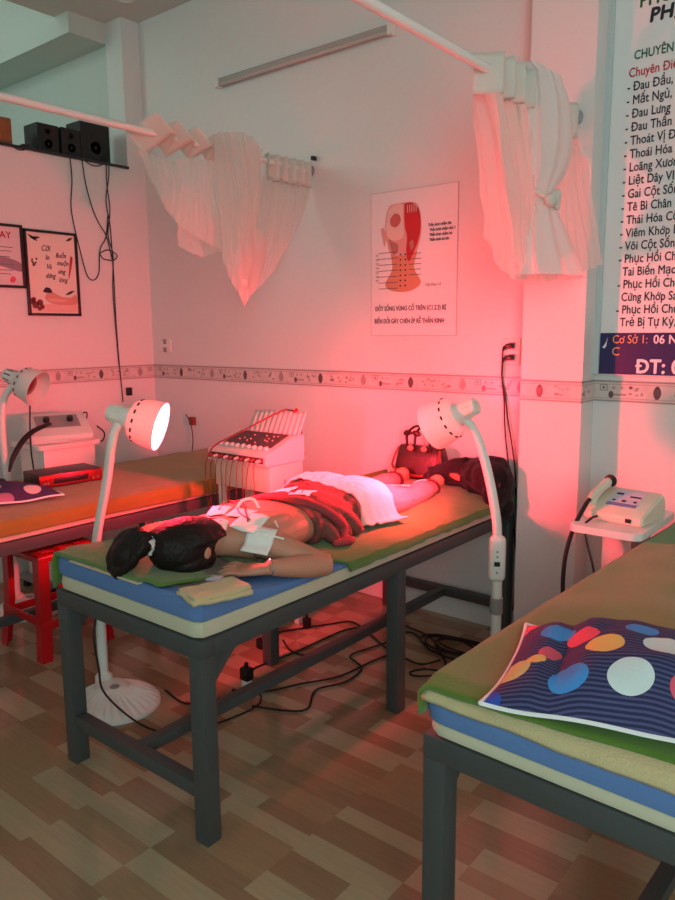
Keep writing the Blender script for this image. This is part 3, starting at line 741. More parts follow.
prof = [(dy0, .786), (dy0, .836), (dy0+.03, .845), (dy1-.06, .905), (dy1, .905), (dy1, .786)]
bm = NB(); loft(bm, [[V((x, y, z)) for y, z in prof] for x in (dx0, dx1)]); bmesh.ops.bevel(bm, geom=bm.edges[:], offset=.004, segments=2, affect='EDGES'); bodyc = obj('body', bm, mat('console_pink', (226, 208, 200), .4), t)
sl = V((0, dy1-.06-dy0-.03, .06)).normalized(); nrm = V((0, -sl.z, sl.y))
def onpanel(u, v, d=.003): return V((dx0+u*(dx1-dx0), dy0+.03, .845))+sl*v*.170+nrm*d
bm = NB(); loft(bm, [[onpanel(.10, .25, .0), onpanel(.90, .25, .0), onpanel(.90, .98, .0), onpanel(.10, .98, .0)], [onpanel(.10, .25), onpanel(.90, .25), onpanel(.90, .98), onpanel(.10, .98)]])
pn = obj('control_panel', bm, mat('panel_brown', (84, 60, 62), .5), t)
for k in range(9):
    bm = NB(); lathe(bm, [(.0105, 0), (.0095, .012), (.007, .013)], onpanel(.12+.095*k, .12), nrm, 14); obj('knob', bm, white_pl, t)
bm = NB()
for k in range(14): lathe(bm, [(.004, 0), (.004, .003)], onpanel(random.uniform(.2, .85), random.uniform(.4, .85)), nrm, 8)
obj('indicator', bm, mat('pale_ind', (230, 170, 160), .4), pn)
bm = NB(); box(bm, dx0+.02, dx1-.02, dy0-.004, dy0+.002, .800, .826, .001); js = obj('jack_strip', bm, mat('jack_dark', (96, 40, 46), .5), t)
lid_m = mat('jack_pale', (200, 176, 168), .5)
for k in range(10):
    x = dx0+.035+k*.034; bm = NB(); lathe(bm, [(.008, 0), (.008, .018), (.004, .026)], (x, dy0-.003, .812), (0, -1, -.1), 10); obj('jack', bm, lid_m if k % 2 else bag_s, js)
    bm = NB(); e = -.03+random.uniform(-.02, .02)
    cable(bm, [(x, dy0-.026, .810), (x+.002, dy0-.045, .78), (x+random.uniform(-.01, .01), dy0-.05+random.uniform(-.008, .008), .68), (x+random.uniform(-.02, .02), dy0-.045, .50+random.uniform(-.05, .08)), (x+.03*random.uniform(-1, 1), dy0-.02, .36+random.uniform(-.1, .1))], .0019)
    obj('lead', bm, lead_m, t)
bm = NB()
def f_lid(u, v):
    return V((dx0+.07+u*(dx1-dx0-.05), dy1-.055+.05*v+.0035*math.sin(u*PI*22), .905+.095*v+.008*u*v))
grid(bm, f_lid, 88, 6); lid = obj('lid', bm, mat('lid_grey', (214, 196, 188), .5), t); solid(lid, .006)
bm = NB(); cable(bm, [(dx0+.03, dy0-.02, .815), (dx0+.06, dy0, .86), (dx0+.16, dy0+.10, .93), (dx0+.26, dy1-.03, 1.005), (dx0+.29, dy1+.0, 1.01), (dx0+.32, dy1+.03, .98), (dx0+.34, dy1+.04, .80)], .004); obj('lead', bm, lead_m, t)
bm = NB(); tube(bm, [(dx0+.325, dy1-.005, 1.0), (dx0+.345, dy1-.012, 1.018)], .008, 8); obj('clip', bm, red_pl, t)
# leads that run to the pads
for k, p in enumerate(pad_pos):
    q = V((dx0+.05+k*.035, dy0-.05, .55)); bm = NB()
    far = V((-1.90, p.y+.16+.01*k, .72)); pts = []
    for q_ in range(7):
        m_ = p.lerp(far, q_/6)+V((0, .02*math.sin(q_*1.1+k), 0)); g = cast(V((m_.x, m_.y, 1.3)), V((0, 0, -1))); pts.append(V((m_.x, m_.y, (g[0].z if g else .69)+.0075)))
    cable(bm, pts+[V((-2.00, p.y+.26, .705)), V((-2.10, dy0-.22, .67)), V((-2.22, dy0-.10, .60)), q], .0024)
    tag(obj('electrode_lead', bm, lead_m), 'thin red lead running from the console stand to pad: ' + ['far shoulder blade', 'far side of spine', 'base of neck', 'right of spine', 'near shoulder', 'lower back, far from towel', 'lower back, at towel'][k], 'cable', 'red leads to the pads')
# white tube arch beside the neck pads
bm = NB(); c = pad_pos[1]; tube(bm, spl([c+V((-.05, .02, .0)), c+V((-.035, .035, .030)), c+V((-.0, .05, .038)), c+V((.02, .055, .012))], 6), .005, 8)
tag(obj('pad_strap', bm, pad_m), 'white curled strap standing up behind the back pads', 'strap')
for px0, px1, lab in (((275, 523), (278, 529), 'white lead end beside the tunic, upper one'), ((262, 535), (284, 541), 'white lead end beside the tunic, lower one')):
    pa, pb = cast(EYE, ray(*px0).normalized()), cast(EYE, ray(*px1).normalized())
    if pa and pb:
        bm = NB(); n_ = 5; tube(bm, [pa[0].lerp(pb[0], i/n_)+V((0, 0, .006)) for i in range(n_+1)], .003, 6); tag(obj('lead_tip', bm, pad_m), lab, 'cable')
# white flat strip across the calves
ctree = BVHTree.FromPolygons([v.co.copy() for v in tm.vertices], [tuple(p.vertices) for p in tm.polygons])
A_, B_ = V((-1.86, 2.47, .81)), V((-1.63, 2.60, .81)); bm = NB()
def f_st(u, v):
    p = A_.lerp(B_, u)+V((-.5, .85, 0))*(v-.5)*(.010 if u < .6 else .026); h = ctree.ray_cast(V((p.x, p.y, 1.3)), V((0, 0, -1)))
    return (p.x, p.y, max((h[0].z if h[0] else .70), .722)+.004)
tag(cloth('calf_strap', f_st, 24, 4, pad_m, .003), 'narrow white strap lying across both calves of the person', 'strap')

# ------------------------------------------------------------------ bag and jacket at the foot of the centre bed
t = thing('handbag', 'dark brown handbag with red straps standing at the foot end of the centre bed', 'bag', (-1.86, 2.92, .673))
bm = NB(); rings = []
for z, wx, wy in ((.700, .115, .045), (.705, .122, .050), (.76, .120, .046), (.82, .112, .036), (.865, .104, .026), (.872, .100, .020)):
    rings.append([V((-1.935+math.copysign(abs(math.cos(a))**.35, math.cos(a))*wx, 2.925+math.copysign(abs(math.sin(a))**.5, math.sin(a))*wy, z)) for a in [2*PI*k/32 for k in range(32)]])
loft(bm, rings); obj('bag_body', bm, bag_m, t)
for s in (-.026, .026):
    bm = NB(); tube(bm, spl([(-1.99, 2.925+s, .85), (-1.985, 2.925+s*1.4, .93), (-1.935, 2.925+s*1.5, .975), (-1.885, 2.925+s*1.4, .93), (-1.88, 2.925+s, .85)], 6), .006, 8); obj('handle', bm, bag_m, t)
bm = NB(); tube(bm, spl([(-1.835, 2.90, .86), (-1.832, 2.87, .80), (-1.87, 2.86, .745), (-1.95, 2.862, .735), (-2.04, 2.87, .76), (-2.06, 2.90, .80), (-2.045, 2.92, .86)], 6), .007, 8, flat=.5); obj('shoulder_strap', bm, bag_s, t)
for dx in (-.03, .035):
    bm = NB(); ell(bm, (-1.935+dx, 2.88, .865), (.014, .010, .014)); tube(bm, [(-1.935+dx, 2.885, .895), (-1.935+dx, 2.88, .87)], .003, 6); obj('charm', bm, mat('charm_pink', (230, 130, 120), .5), t)
# ribbon bow on the handles
bm = NB()
for s in (-1, 1): ell(bm, (-1.97+s*.022, 2.90, .935), (.022, .008, .014), 12, 8, Matrix.Rotation(s*.4, 4, 'Y'))
ell(bm, (-1.97, 2.897, .935), (.007, .007, .007)); obj('bow', bm, bag_m, t)
bag_t = t
for ch in bag_t.children:
    ch.data.transform(Matrix.Translation((-1.86, 2.925, .672)) @ Matrix.Diagonal((1.14, 1.1, .95, 1)) @ Matrix.Translation((1.935, -2.925, -.700)))
# jacket heap, a sleeve reaching to the left and a tail hanging over the corner
bm = NB(); ell(bm, (-1.50, 2.86, .735), (.125, .095, .085), 20, 12); ell(bm, (-1.45, 2.83, .755), (.09, .10, .085)); ell(bm, (-1.57, 2.88, .75), (.10, .07, .06)); ell(bm, (-1.42, 2.83, .70), (.055, .11, .10))
tube(bm, spl([(-1.58, 2.86, .775), (-1.66, 2.84, .755), (-1.74, 2.80, .735)], 6), [.045, .040, .028], 12)
tube(bm, spl([(-1.60, 2.84, .72), (-1.70, 2.83, .713), (-1.78, 2.83, .712)], 6), [.030, .026, .018], 12)
tube(bm, spl([(-1.41, 2.84, .70), (-1.395, 2.85, .63), (-1.392, 2.86, .57)], 6), [.05, .042, .02], 12)
jm = remesh(bm, .008, 3)
for v in jm.vertices: v.co += v.normal*(.016*nz(v.co, 13)+.008*nz(v.co, 30))
jk = mobj('jacket', jm, jacket_m); tag(jk, 'black jacket heaped on the far right corner of the centre bed', 'jacket')
bm = NB(); ell(bm, (-1.60, 2.815, .732), (.05, .022, .014), 16, 10, Matrix.Rotation(.25, 4, 'Y')); o = mobj('lining', remesh(bm, .004, 1), mat('pink_lining', (222, 110, 90), .7), jk); o['label'] = 'pink lining showing through'

# ------------------------------------------------------------------ right: trolley and ultrasound device
def trolley(name, label, x0, x1, y0, y1, zt, ped, group=None):
    t = thing(name, label, 'trolley', ((x0+x1)/2, (y0+y1)/2, 0), 0, group)
    bm = NB(); b = NB(); bmesh.ops.create_cube(b, size=1); bmesh.ops.scale(b, vec=(x1-x0, y1-y0, .024), verts=b.verts)
    bmesh.ops.bevel(b, geom=[e for e in b.edges if abs(e.verts[0].co.z-e.verts[1].co.z) > .001], offset=.03, segments=4, affect='EDGES', profile=.5)
    bmesh.ops.translate(b, vec=((x0+x1)/2, (y0+y1)/2, zt-.012), verts=b.verts); merge(bm, b); obj('tray', bm, white_pl, t)
    a, b, c, d = ped
    bm = NB(); box(bm, a, b, c, d, .07, zt-.022, .006); obj('pedestal', bm, white_pl, t)
    bm = NB(); box(bm, a-.03, b+.03, c-.04, d+.04, .04, .072, .006); obj('foot', bm, grey_pl, t)
    for lx in (a-.01, b+.01):
        for ly in (c-.01, d+.01): bm = NB(); lathe(bm, [(.02, 0), (.02, .04)], (lx, ly, 0)); obj('caster', bm, black_pl, t)
    return t
trolley('trolley', 'white trolley between pillar and right bed carrying the cream ultrasound device', -.935, -.695, 2.38, 2.78, .722, (-.865, -.765, 2.52, 2.74))
def ultrasound(name, label, mw, knobs=False, group='ultrasound therapy devices'):
    """built round its own base centre: x to the right of the front, y to the back"""
    t = thing(name, label, 'medical device', tuple(mw.translation), mw.to_euler().z, group)
    W = .13
    prof = [(-.12, .0), (-.125, .03), (-.10, .050), (.06, .108), (.10, .108), (.12, .085), (.125, .0)]
    bm = NB(); rings = []
    for x, sc in ((-W, .9), (-W+.015, 1), (W-.015, 1), (W, .9)): rings.append([mw @ V((x, y*(sc*.3+.7), z*sc)) for y, z in prof])
    loft(bm, rings); bmesh.ops.bevel(bm, geom=bm.edges[:], offset=.006, segments=3, affect='EDGES'); obj('body', bm, cream_pl, t)
    sl = V((0, .16, .058)).normalized(); nn = V((0, -sl.z, sl.y))
    def P(u, v, d): return mw @ (V((u, -.10, .050))+sl*v+nn*d)
    def q(u0, u1, v0, v1, d0, d1): b = NB(); loft(b, [[P(u0, v0, d0), P(u1, v0, d0), P(u1, v1, d0), P(u0, v1, d0)], [P(u0, v0, d1), P(u1, v0, d1), P(u1, v1, d1), P(u0, v1, d1)]]); return b
    pn = obj('control_panel', q(-.055, .075, .035, .165, -.001, .003), mat('panel_pale', (206, 206, 222), .35), t)
    obj('panel_band', q(-.055, .075, .035, .058, .002, .0036), mat('panel_blue', (120, 130, 176), .4), pn)
    for a in ((-.045, -.015, .125, .138), (.02, .068, .112, .122), (.0, .018, .07, .084), (-.042, -.028, .072, .082), (.05, .064, .072, .084)): obj('display', q(*a, .002, .0042), black_ink, pn)
    bm = NB(); box(bm, .06, .085, -.128, -.118, .012, .028, .002, mx=mw); obj('socket', bm, black_pl, t)
    bm = NB(); tube(bm, [mw @ V(p) for p in spl([(-.112, -.10, .05), (-.118, -.05, .085), (-.112, .02, .115), (-.105, .06, .125)], 5)], [.020, .019, .018, .016], 12, flat=.7); obj('probe_holder', bm, cream_pl, t)
    bm = NB(); tube(bm, [mw @ V(p) for p in spl([(-.108, -.105, .080), (-.108, -.05, .103), (-.104, .02, .130), (-.10, .05, .138)], 5)], [.009, .013, .0145, .015], 12); pr = obj('probe', bm, cream_pl, t)
    bm = NB(); lathe(bm, [(.008, -.005), (.022, .0), (.023, .010), (.018, .018), (.008, .021)], mw @ V((-.098, .055, .138)), mw.to_3x3() @ V((.25, .85, .25)), 20); o = obj('probe_head', bm, black_pl, pr); o['label'] = 'black probe head'
    return t
MR = Matrix.Translation((-.812, 2.575, .723)) @ Matrix.Rotation(R(-6), 4, 'Z') @ Matrix.Scale(.80, 4)
ur = ultrasound('ultrasound_device', 'cream ultrasound device with black probe on the trolley by the pillar', MR)
bm = NB(); cable(bm, [MR @ V((-.108, -.108, .083)), MR @ V((-.112, -.135, .06)), MR @ V((-.128, -.20, -.03)), MR @ V((-.14, -.24, -.15)), MR @ V((-.14, -.25, -.30)), MR @ V((-.12, -.25, -.45))], .0075, 7, 8); obj('probe_cable', bm, black_mt, ur)
bm = NB(); cable(bm, [MR @ V((-.06, -.128, .02)), MR @ V((-.075, -.16, .01)), MR @ V((-.07, -.22, -.03)), MR @ V((.0, -.255, -.2)), MR @ V((-.02, -.25, -.35)), MR @ V((-.09, -.24, -.45))], .004, 7, 8); obj('power_cable', bm, black_mt, ur)
# left: the same kind of device on its own trolley by the left wall
trolley('trolley', 'white trolley behind the left bed carrying the device with two black knobs', -3.84, -3.53, 1.95, 2.32, .80, (-3.80, -3.56, 1.99, 2.29))
ML = Matrix.Translation((-3.66, 2.135, .802)) @ Matrix.Rotation(R(68), 4, 'Z')
tl = thing('ultrasound_device', 'white device with two black knobs on the trolley by the left wall', 'medical device', tuple(ML.translation), R(68), 'ultrasound therapy devices')
bm = NB(); prof = [(-.13, .0), (-.14, .035), (-.11, .058), (.10, .135), (.14, .135), (.15, .0)]
loft(bm, [[ML @ V((x, y, z)) for y, z in prof] for x in (-.16, .16)]); bmesh.ops.bevel(bm, geom=bm.edges[:], offset=.012, segments=3, affect='EDGES'); obj('body', bm, white_pl, tl)
slL = V((0, .21, .077)).normalized(); nnL = V((0, -slL.z, slL.y))
bm = NB(); loft(bm, [[ML @ (V((u, -.11, .058))+slL*v+nnL*d) for u, v in ((-.11, .05), (.11, .05), (.11, .19), (-.11, .19))] for d in (-.001, .003)]); obj('control_panel', bm, grey_pl, tl)
for u in (-.055, .065):
    bm = NB(); lathe(bm, [(.016, 0), (.016, .02), (.013, .026)], ML @ (V((u, -.11, .058))+slL*.12+nnL*.003), ML.to_3x3() @ nnL, 16); obj('knob', bm, black_pl, tl)
bm = NB(); cable(bm, [onx(50, 424, -3.56), onx(44, 426, -3.52), onx(32, 432, -3.5), onx(22, 442, -3.48), onx(13, 458, -3.46), onx(9, 472, -3.46)], [.010, .011, .013, .014, .012, .006], 6, 10); obj('probe_cable', bm, black_mt, tl)
bm = NB(); cable(bm, [onx(30, 405, -3.6), onx(30, 425, -3.6), onx(31, 450, -3.6), onx(34, 472, -3.6)], .004); tag(obj('lamp_cord', bm, black_mt), 'straight black cord hanging below the unlit lamp head', 'cord')
bm = NB(); cable(bm, [onx(79, 415, -3.75), onx(87, 413, -3.75), onx(84, 430, -3.75), onx(80, 448, -3.75), onx(74, 464, -3.75)], .004); tag(obj('cord', bm, black_mt), 'black cord dropping beside the device with two knobs', 'cord')
bm = NB(); cable(bm, [onx(97, 426, XL+.006), onx(104, 432, XL+.006), onx(103, 440, XL+.006), onx(95, 442, XL+.006), onx(85, 438, XL+.006)], .004); tag(obj('cord', bm, black_mt), 'black cord curling on the wall behind the lit lamp', 'cord')

# red lit electro box on the left bed
t = thing('recorder_box', 'flat black and silver box reflecting red on the left bed', 'device', (-3.10, 1.84, .68)); mw = Matrix.Translation((-3.135, 1.845, .682)) @ Matrix.Rotation(R(84), 4, 'Z')
bm = NB(); box(bm, -.15, .15, -.075, .10, .0, .062, .006, mx=mw); obj('body', bm, black_pl, t)
mm = mat('red_lit_metal', (190, 60, 60), .22, .7)  # red lamp light put into the colour of the silver front
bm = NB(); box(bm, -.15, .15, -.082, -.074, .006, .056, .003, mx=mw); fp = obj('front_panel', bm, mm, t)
bm = NB(); box(bm, -.085, .075, -.0845, -.0815, .018, .044, .003, mx=mw); obj('window', bm, black_pl, fp)
for u in (-.128, -.112, .10, .125): bm = NB(); lathe(bm, [(.006, 0), (.006, .004)], mw @ V((u, -.082, .022)), mw.to_3x3() @ V((0, -1, 0)), 10); obj('button', bm, chrome, fp)
bm = NB(); ell(bm, (-3.30, 1.62, .70), (.022, .03, .018)); tag(obj('computer_mouse', bm, black_pl), 'small black knob shaped gadget beside the pillow on the left bed', 'gadget')

# ------------------------------------------------------------------ red plastic stool
t = thing('plastic_stool', 'red plastic stool pushed partly under the left bed', 'stool', (-2.975, 1.66, 0))
cx, cy, st, sb, hz = -2.985, 1.675, .150, .175, .455
bm = NB(); box(bm, cx-st, cx+st, cy-st, cy+st, hz-.035, hz, .016, seg=4); seat = obj('seat', bm, red_pl, t)
bm = NB()
for i in range(9):
    for j in range(3):
        x, y = cx-.108+i*.027, cy-.085+j*.085; box(bm, x-.004, x+.004, y-.028, y+.028, hz-.001, hz+.0035, .0015)
obj('seat_rib', bm, red_pl, seat)
for a in (-1, 1):
    for b in (-1, 1):
        bm = NB(); w_ = .048; rings = []
        for z, s in ((0, sb), (.2, sb-.02), (hz-.02, st+.001)):
            X, Y = cx+a*s, cy+b*s; rings.append([V((X, Y, z)), V((X-a*w_, Y, z)), V((X-a*w_, Y-b*.006, z)), V((X-a*.006, Y-b*.006, z)), V((X-a*.006, Y-b*w_, z)), V((X, Y-b*w_, z))])
        loft(bm, rings); lg = obj('leg', bm, red_pl, t, smooth=False)
s = sb-.018
for a in (-1, 1):
    bm = NB(); box(bm, cx-s, cx+s, cy+a*s-.006, cy+a*s+.006, .155, .19, .003); obj('crossbar', bm, red_pl, t)
    bm = NB(); box(bm, cx+a*s-.006, cx+a*s+.006, cy-s, cy+s, .135, .17, .003); obj('crossbar', bm, red_pl, t)

# ------------------------------------------------------------------ curtain rods and tied curtains
def rod(label, X, Z, y0, y1, flange=True):
    t = thing('curtain_rod', label, 'rod', (X, y1, Z), 0, 'white curtain rods'); bm = NB(); tube(bm, [(X, y0, Z), (X, y1, Z)], .0145, 20); obj('tube', bm, white_en, t)
    bm = NB(); lathe(bm, [(.03, 0), (.03, .006), (.018, .012), (.018, .03)], (X, y1, Z), (0, -1, 0), 20); obj('wall_flange', bm, grey_pl, t)
RX1, RZ1, RX2, RZ2 = -2.606, 2.175, -1.165, 2.155
rod('white curtain rod running from the poster wall over the left bed gap', RX1, RZ1, -.4, YW)
rod('white curtain rod running from the pillar at the upper right', RX2, RZ2, -.4, YP)
bm = NB(); box(bm, RX1+.03, RX1+.045, YW-.03, YW, RZ1+.045, RZ1+.065, .002); tag(obj('wall_hook', bm, black_pl), 'small dark hook on the wall at the end of the left rod', 'hook')
def header(parent, X, Z, pts, z0, z1, m=curt_h, k=0, sh=0, tilt=0):
    """zigzag band round the rod: pts = (y, dx) from fold to fold"""
    P_ = spl([V((X+dx, y, 0)) for y, dx in pts], 6); n = len(P_)-1; bm = NB()
    def f(u, v):
        p = P_[round(u*n)]; return V((p.x, p.y+sh*(v-.5)+.006*nz((p.x, p.y, v), 10, k), Z+z0+(z1-z0)*v+tilt*(p.x-X)+.010*nz((p.x, p.y, 1), 7, k)))
    grid(bm, f, n, 5); o = obj('header', bm, m, parent); solid(o, .002); return o
def panel(nm, parent, top, bot, nu, nv, pleats, amp, m=curt, bulge=0, conv=1.0, k=0):
    T, B_ = spl(top, 10), spl(bot, 10)
    def at(L_, u): q = u*(len(L_)-1); i = min(int(q), len(L_)-2); return L_[i].lerp(L_[i+1], q-i)
    bm = NB()
    def f(u, v):
        p = at(T, u).lerp(at(B_, u), v); a = amp*(1-.82*v*conv)
        p = p+V((math.sin(u*PI*2*pleats+.8*math.sin(v*3+k)+k)*a+bulge*math.sin(PI*v)*math.sin(PI*u)+.012*nz((u*4, v*3, k), 1.5), math.cos(u*PI*2*pleats*.7+k)*a*.3, .006*nz((u*9, v*4, k), 1.2)))
        return p
    grid(bm, f, nu, nv); o = obj(nm, bm, m, parent); return o
def x1(px, py, d=0): return onx(px, py, RX1+d)
t = thing('curtain', 'white sheer curtain bunched and tied on the left rod', 'curtain', (RX1, 2.4, RZ1), 0, 'sheer curtains tied up on the rods')
header(t, RX1, RZ1, [(1.992+.0112*q, -.068*math.cos(q*PI/5)*(1-q/80)) for q in range(38)], -.035, .035, sh=-.085, tilt=.5)
header(t, RX1, RZ1, [(2.68, .03), (2.72, -.03), (2.745, .035), (2.775, -.03), (2.80, .04), (2.83, -.03), (2.86, .04), (2.89, -.03), (2.92, .04), (2.95, -.03), (2.98, .035)], -.085, .035, k=3)
panel('swag', t, [x1(138, 148, -.05), x1(165, 160), x1(190, 158, .02), x1(216, 160, .03)], [x1(147, 172, -.05), x1(165, 207, .0), x1(192, 235, .03), x1(228, 252, .05)], 130, 24, 13, .010, bulge=.04, k=1)
panel('swag', t, [x1(176, 200, -.06), x1(195, 205, -.06), x1(220, 215, -.05)], [x1(178, 246, -.06), x1(200, 256, -.06), x1(224, 250, -.05)], 50, 12, 4, .012, k=2)
panel('drape', t, [x1(213, 134, .05), x1(228, 131, .08), x1(246, 134, .07), x1(262, 150, .04)], [x1(224, 262, .10), x1(232, 282, .12), x1(241, 292, .11), x1(252, 285, .08)], 110, 30, 9, .012, bulge=.06, k=3)
panel('drape', t, [x1(218, 136, -.05), x1(232, 140, -.06), x1(248, 142, -.06), x1(262, 150, -.04)], [x1(222, 205, -.05), x1(235, 225, -.05), x1(246, 230, -.03), x1(258, 225, -.03)], 50, 20, 5, .014, bulge=-.03, k=6)
panel('swag', t, [x1(264, 176), x1(278, 178), x1(295, 181), x1(311, 186)], [x1(244, 301, .07), x1(262, 284, .06), x1(283, 255, .04), x1(303, 216, .01)], 130, 26, 14, .010, bulge=.03, k=4)
panel('swag', t, [x1(224, 255, .10), x1(233, 245, .13), x1(250, 225, .11), x1(268, 236, .08)], [x1(228, 275, .10), x1(238, 290, .12), x1(246, 303, .10), x1(268, 262, .07)], 50, 14, 4, .010, bulge=.03, k=5)
bm = NB(); kp = x1(244, 296, .09); ell(bm, kp, (.022, .022, .03)); tube(bm, spl([kp+V((0, 0, .08)), kp+V((.006, 0, .02)), kp+V((0, 0, -.045))], 5), [.010, .018, .006], 10); tube(bm, spl([kp+V((0, 0, .03)), kp+V((.03, -.03, .06)), kp+V((.02, -.05, .09))], 5), [.016, .020, .012], 10)
mobj('knot', remesh(bm, .005, 2), curt_h, t)
def x2(px, py, d=0): return onx(px, py, RX2+d)
t = thing('curtain', 'white sheer curtain tied at its middle on the right rod by the pillar', 'curtain', (RX2, 2.5, RZ2), 0, 'sheer curtains tied up on the rods')
header(t, RX2, RZ2, [(2.15, -.035), (2.175, .0), (2.195, .04), (2.21, .03), (2.215, -.05), (2.235, -.05), (2.25, .03), (2.27, .045), (2.285, -.03), (2.30, -.05), (2.315, .02), (2.335, .05), (2.355, -.02), (2.37, -.04), (2.39, .02), (2.41, .05), (2.43, -.01)], -.075, .045, k=5)
header(t, RX2, RZ2, [(2.79, .0), (2.815, .03), (2.83, -.02), (2.845, .025)], -.085, .035, k=7)
panel('side_panel', t, [x2(470, 92, -.075), x2(482, 92, -.02), x2(493, 94, .04)], [x2(484, 235, -.07), x2(500, 268, -.02), x2(517, 281, .03)], 30, 26, 2, .010, bulge=.02, k=1)
panel('drape', t, [x2(492, 92, .03), x2(505, 95, .0), x2(518, 100, .02), x2(530, 104, 0)], [x2(517, 281, .03), x2(524, 262, .03), x2(530, 240, .03), x2(534, 215, .03)], 110, 26, 10, .013, bulge=.02, k=2)
panel('drape', t, [x2(528, 100, -.02), x2(545, 105, -.04), x2(560, 110, -.04), x2(576, 118, -.02)], [x2(519, 280, -.03), x2(546, 281, .02), onx(575, 274, -1.06), onx(604, 264, -.99)], 110, 24, 11, .012, k=3)
# the gathered centre: puffed above the tie, flared below
def gather(y, z, w, d, n=60, k=0): return [V((RX2+.03+math.cos(a)*d*(1+.10*math.sin(a*9+k)), y+math.sin(a)*w*(1+.07*math.sin(a*11+k)), z)) for a in [2*PI*q/n for q in range(n)]]
bm = NB(); ctr = [(532, 66), (541, 78), (544, 100), (545, 125), (545, 150), (544, 172), (541, 188), (540, 196), (541, 205), (541, 222), (542, 245), (545, 262), (548, 277)]
wd = [.05, .09, .115, .130, .125, .10, .065, .048, .065, .10, .14, .165, .185]
rg = []
for k, ((px, py), ww) in enumerate(zip(ctr, wd)):
    p = x2(px, py, .03); rg.append(gather(p.y, p.z, ww, min(ww*.62, .12), k=k*.12))
loft(bm, [[rg[0][0].lerp(q, .3) for q in rg[0]]]+rg, cap=False); obj('gathered_drape', bm, mat('gathered_curtain', (246, 243, 238), .7, trans=(.08, .3), spec=.1), t)
bm = NB(); p = x2(540, 196, .03); tube(bm, [V((p.x+math.cos(a)*.043, p.y+math.sin(a)*.055, p.z+.008*math.sin(a*3))) for a in [2*PI*q/24 for q in range(25)]], .011, 8)
q = x2(551, 200, .085); ell(bm, q, (.022, .030, .022)); tube(bm, spl([q, q+V((.01, .02, .02)), q+V((.01, .03, -.03))], 5), [.014, .018, .008], 10)
mobj('tie', remesh(bm, .005, 2), curt_h, t)

# ------------------------------------------------------------------ wall things
# dead fluorescent fitting
t = thing('tube_light', 'unlit fluorescent tube fitting high on the poster wall', 'lamp', (-2.66, YW, 2.72))
bm = NB(); box(bm, -3.25, -2.085, YW-.030, YW, 2.716, 2.742, .004); obj('housing', bm, mat('fitting_grey', (176, 168, 162), .4), t)
bm = NB(); tube(bm, [(-3.23, YW-.028, 2.708), (-2.105, YW-.028, 2.708)], .0105, 14); obj('tube', bm, mat('tube_glass', (196, 184, 176), .25), t)
for x in (-3.245, -2.09): bm = NB(); box(bm, x-.012, x+.012, YW-.042, YW, 2.694, 2.744, .004); obj('end_cap', bm, white_pl, t)
# anatomy poster
PX0, PX1, PZ0, PZ1 = -2.217, -1.738, 1.344, 2.016; py_ = YW-.006
t = thing('poster', 'anatomy poster of a neck and skull with two lines of capitals', 'poster', ((PX0+PX1)/2, YW, PZ0))
bm = NB(); box(bm, PX0, PX1, YW-.004, YW, PZ0, PZ1); obj('sheet', bm, paper, t, False)
bm = NB()
for a in ((PX0, PX1, PZ1-.002, PZ1+.001), (PX0, PX1, PZ0-.001, PZ0+.002), (PX0-.001, PX0+.002, PZ0, PZ1), (PX1-.002, PX1+.001, PZ0, PZ1)): box(bm, a[0], a[1], YW-.0045, YW-.0, a[2], a[3])
obj('edge_strip', bm, mat('edge_strip', (206, 186, 184), .4), t, False)
def flat(nm, pts, m, par, d, n=8, Y=None):
    P_ = spl([V((x, 0, z)) for x, z in pts]+[V((pts[0][0], 0, pts[0][1]))], n)[:-1]; bm = NB(); yy = YW-.004 if Y is None else Y
    loft(bm, [[V((p.x, yy, p.z)) for p in P_], [V((p.x, yy-d, p.z)) for p in P_]]); return obj(nm, bm, m, par, False)
cx, cz = -2.030, 1.80
pk = mat('print_skin', (214, 160, 150), .5); pr_ = mat('print_red', (186, 36, 44), .5); pd = mat('print_dark', (70, 50, 48), .5); ps = mat('print_bone', (226, 196, 184), .5); po = mat('print_tan', (206, 140, 110), .5)
flat('print', [(cx-.075, 1.75), (cx+.07, 1.75), (cx+.062, 1.66), (cx+.10, 1.59), (cx+.05, 1.555), (cx-.02, 1.55), (cx-.085, 1.565), (cx-.10, 1.595), (cx-.062, 1.66)], po, t, .0006)
flat('print', [(cx-.118, 1.80), (cx-.128, 1.845), (cx-.110, 1.85), (cx-.098, 1.80), (cx-.108, 1.765)], pk, t, .0006)
flat('print', [(cx-.105, 1.86), (cx-.092, 1.925), (cx-.06, 1.955), (cx+.05, 1.955), (cx+.085, 1.93), (cx+.10, 1.86), (cx+.095, 1.79), (cx+.06, 1.725), (cx-.06, 1.725), (cx-.095, 1.79)], pk, t, .0009)
flat('print', [(cx-.098, 1.86), (cx-.085, 1.925), (cx-.055, 1.950), (cx-.005, 1.952), (cx-.002, 1.90), (cx+.005, 1.82), (cx-.01, 1.795), (cx-.05, 1.790), (cx-.088, 1.81)], ps, t, .0012)
flat('print', [(cx-.074, 1.890), (cx-.05, 1.912), (cx-.022, 1.905), (cx-.014, 1.875), (cx-.04, 1.850), (cx-.070, 1.862)], mat('print_rust', (190, 96, 90), .5), t, .0015)
flat('print', [(cx+.006, 1.952), (cx+.05, 1.952), (cx+.088, 1.915), (cx+.098, 1.85), (cx+.085, 1.78), (cx+.055, 1.72), (cx+.03, 1.69), (cx+.018, 1.74), (cx+.022, 1.80), (cx+.008, 1.86)], pr_, t, .0014)
flat('print', [(cx-.084, 1.800), (cx-.06, 1.785), (cx-.03, 1.770), (cx-.03, 1.740), (cx-.055, 1.725), (cx-.07, 1.755)], mat('print_brown', (172, 118, 104), .5), t, .0016)
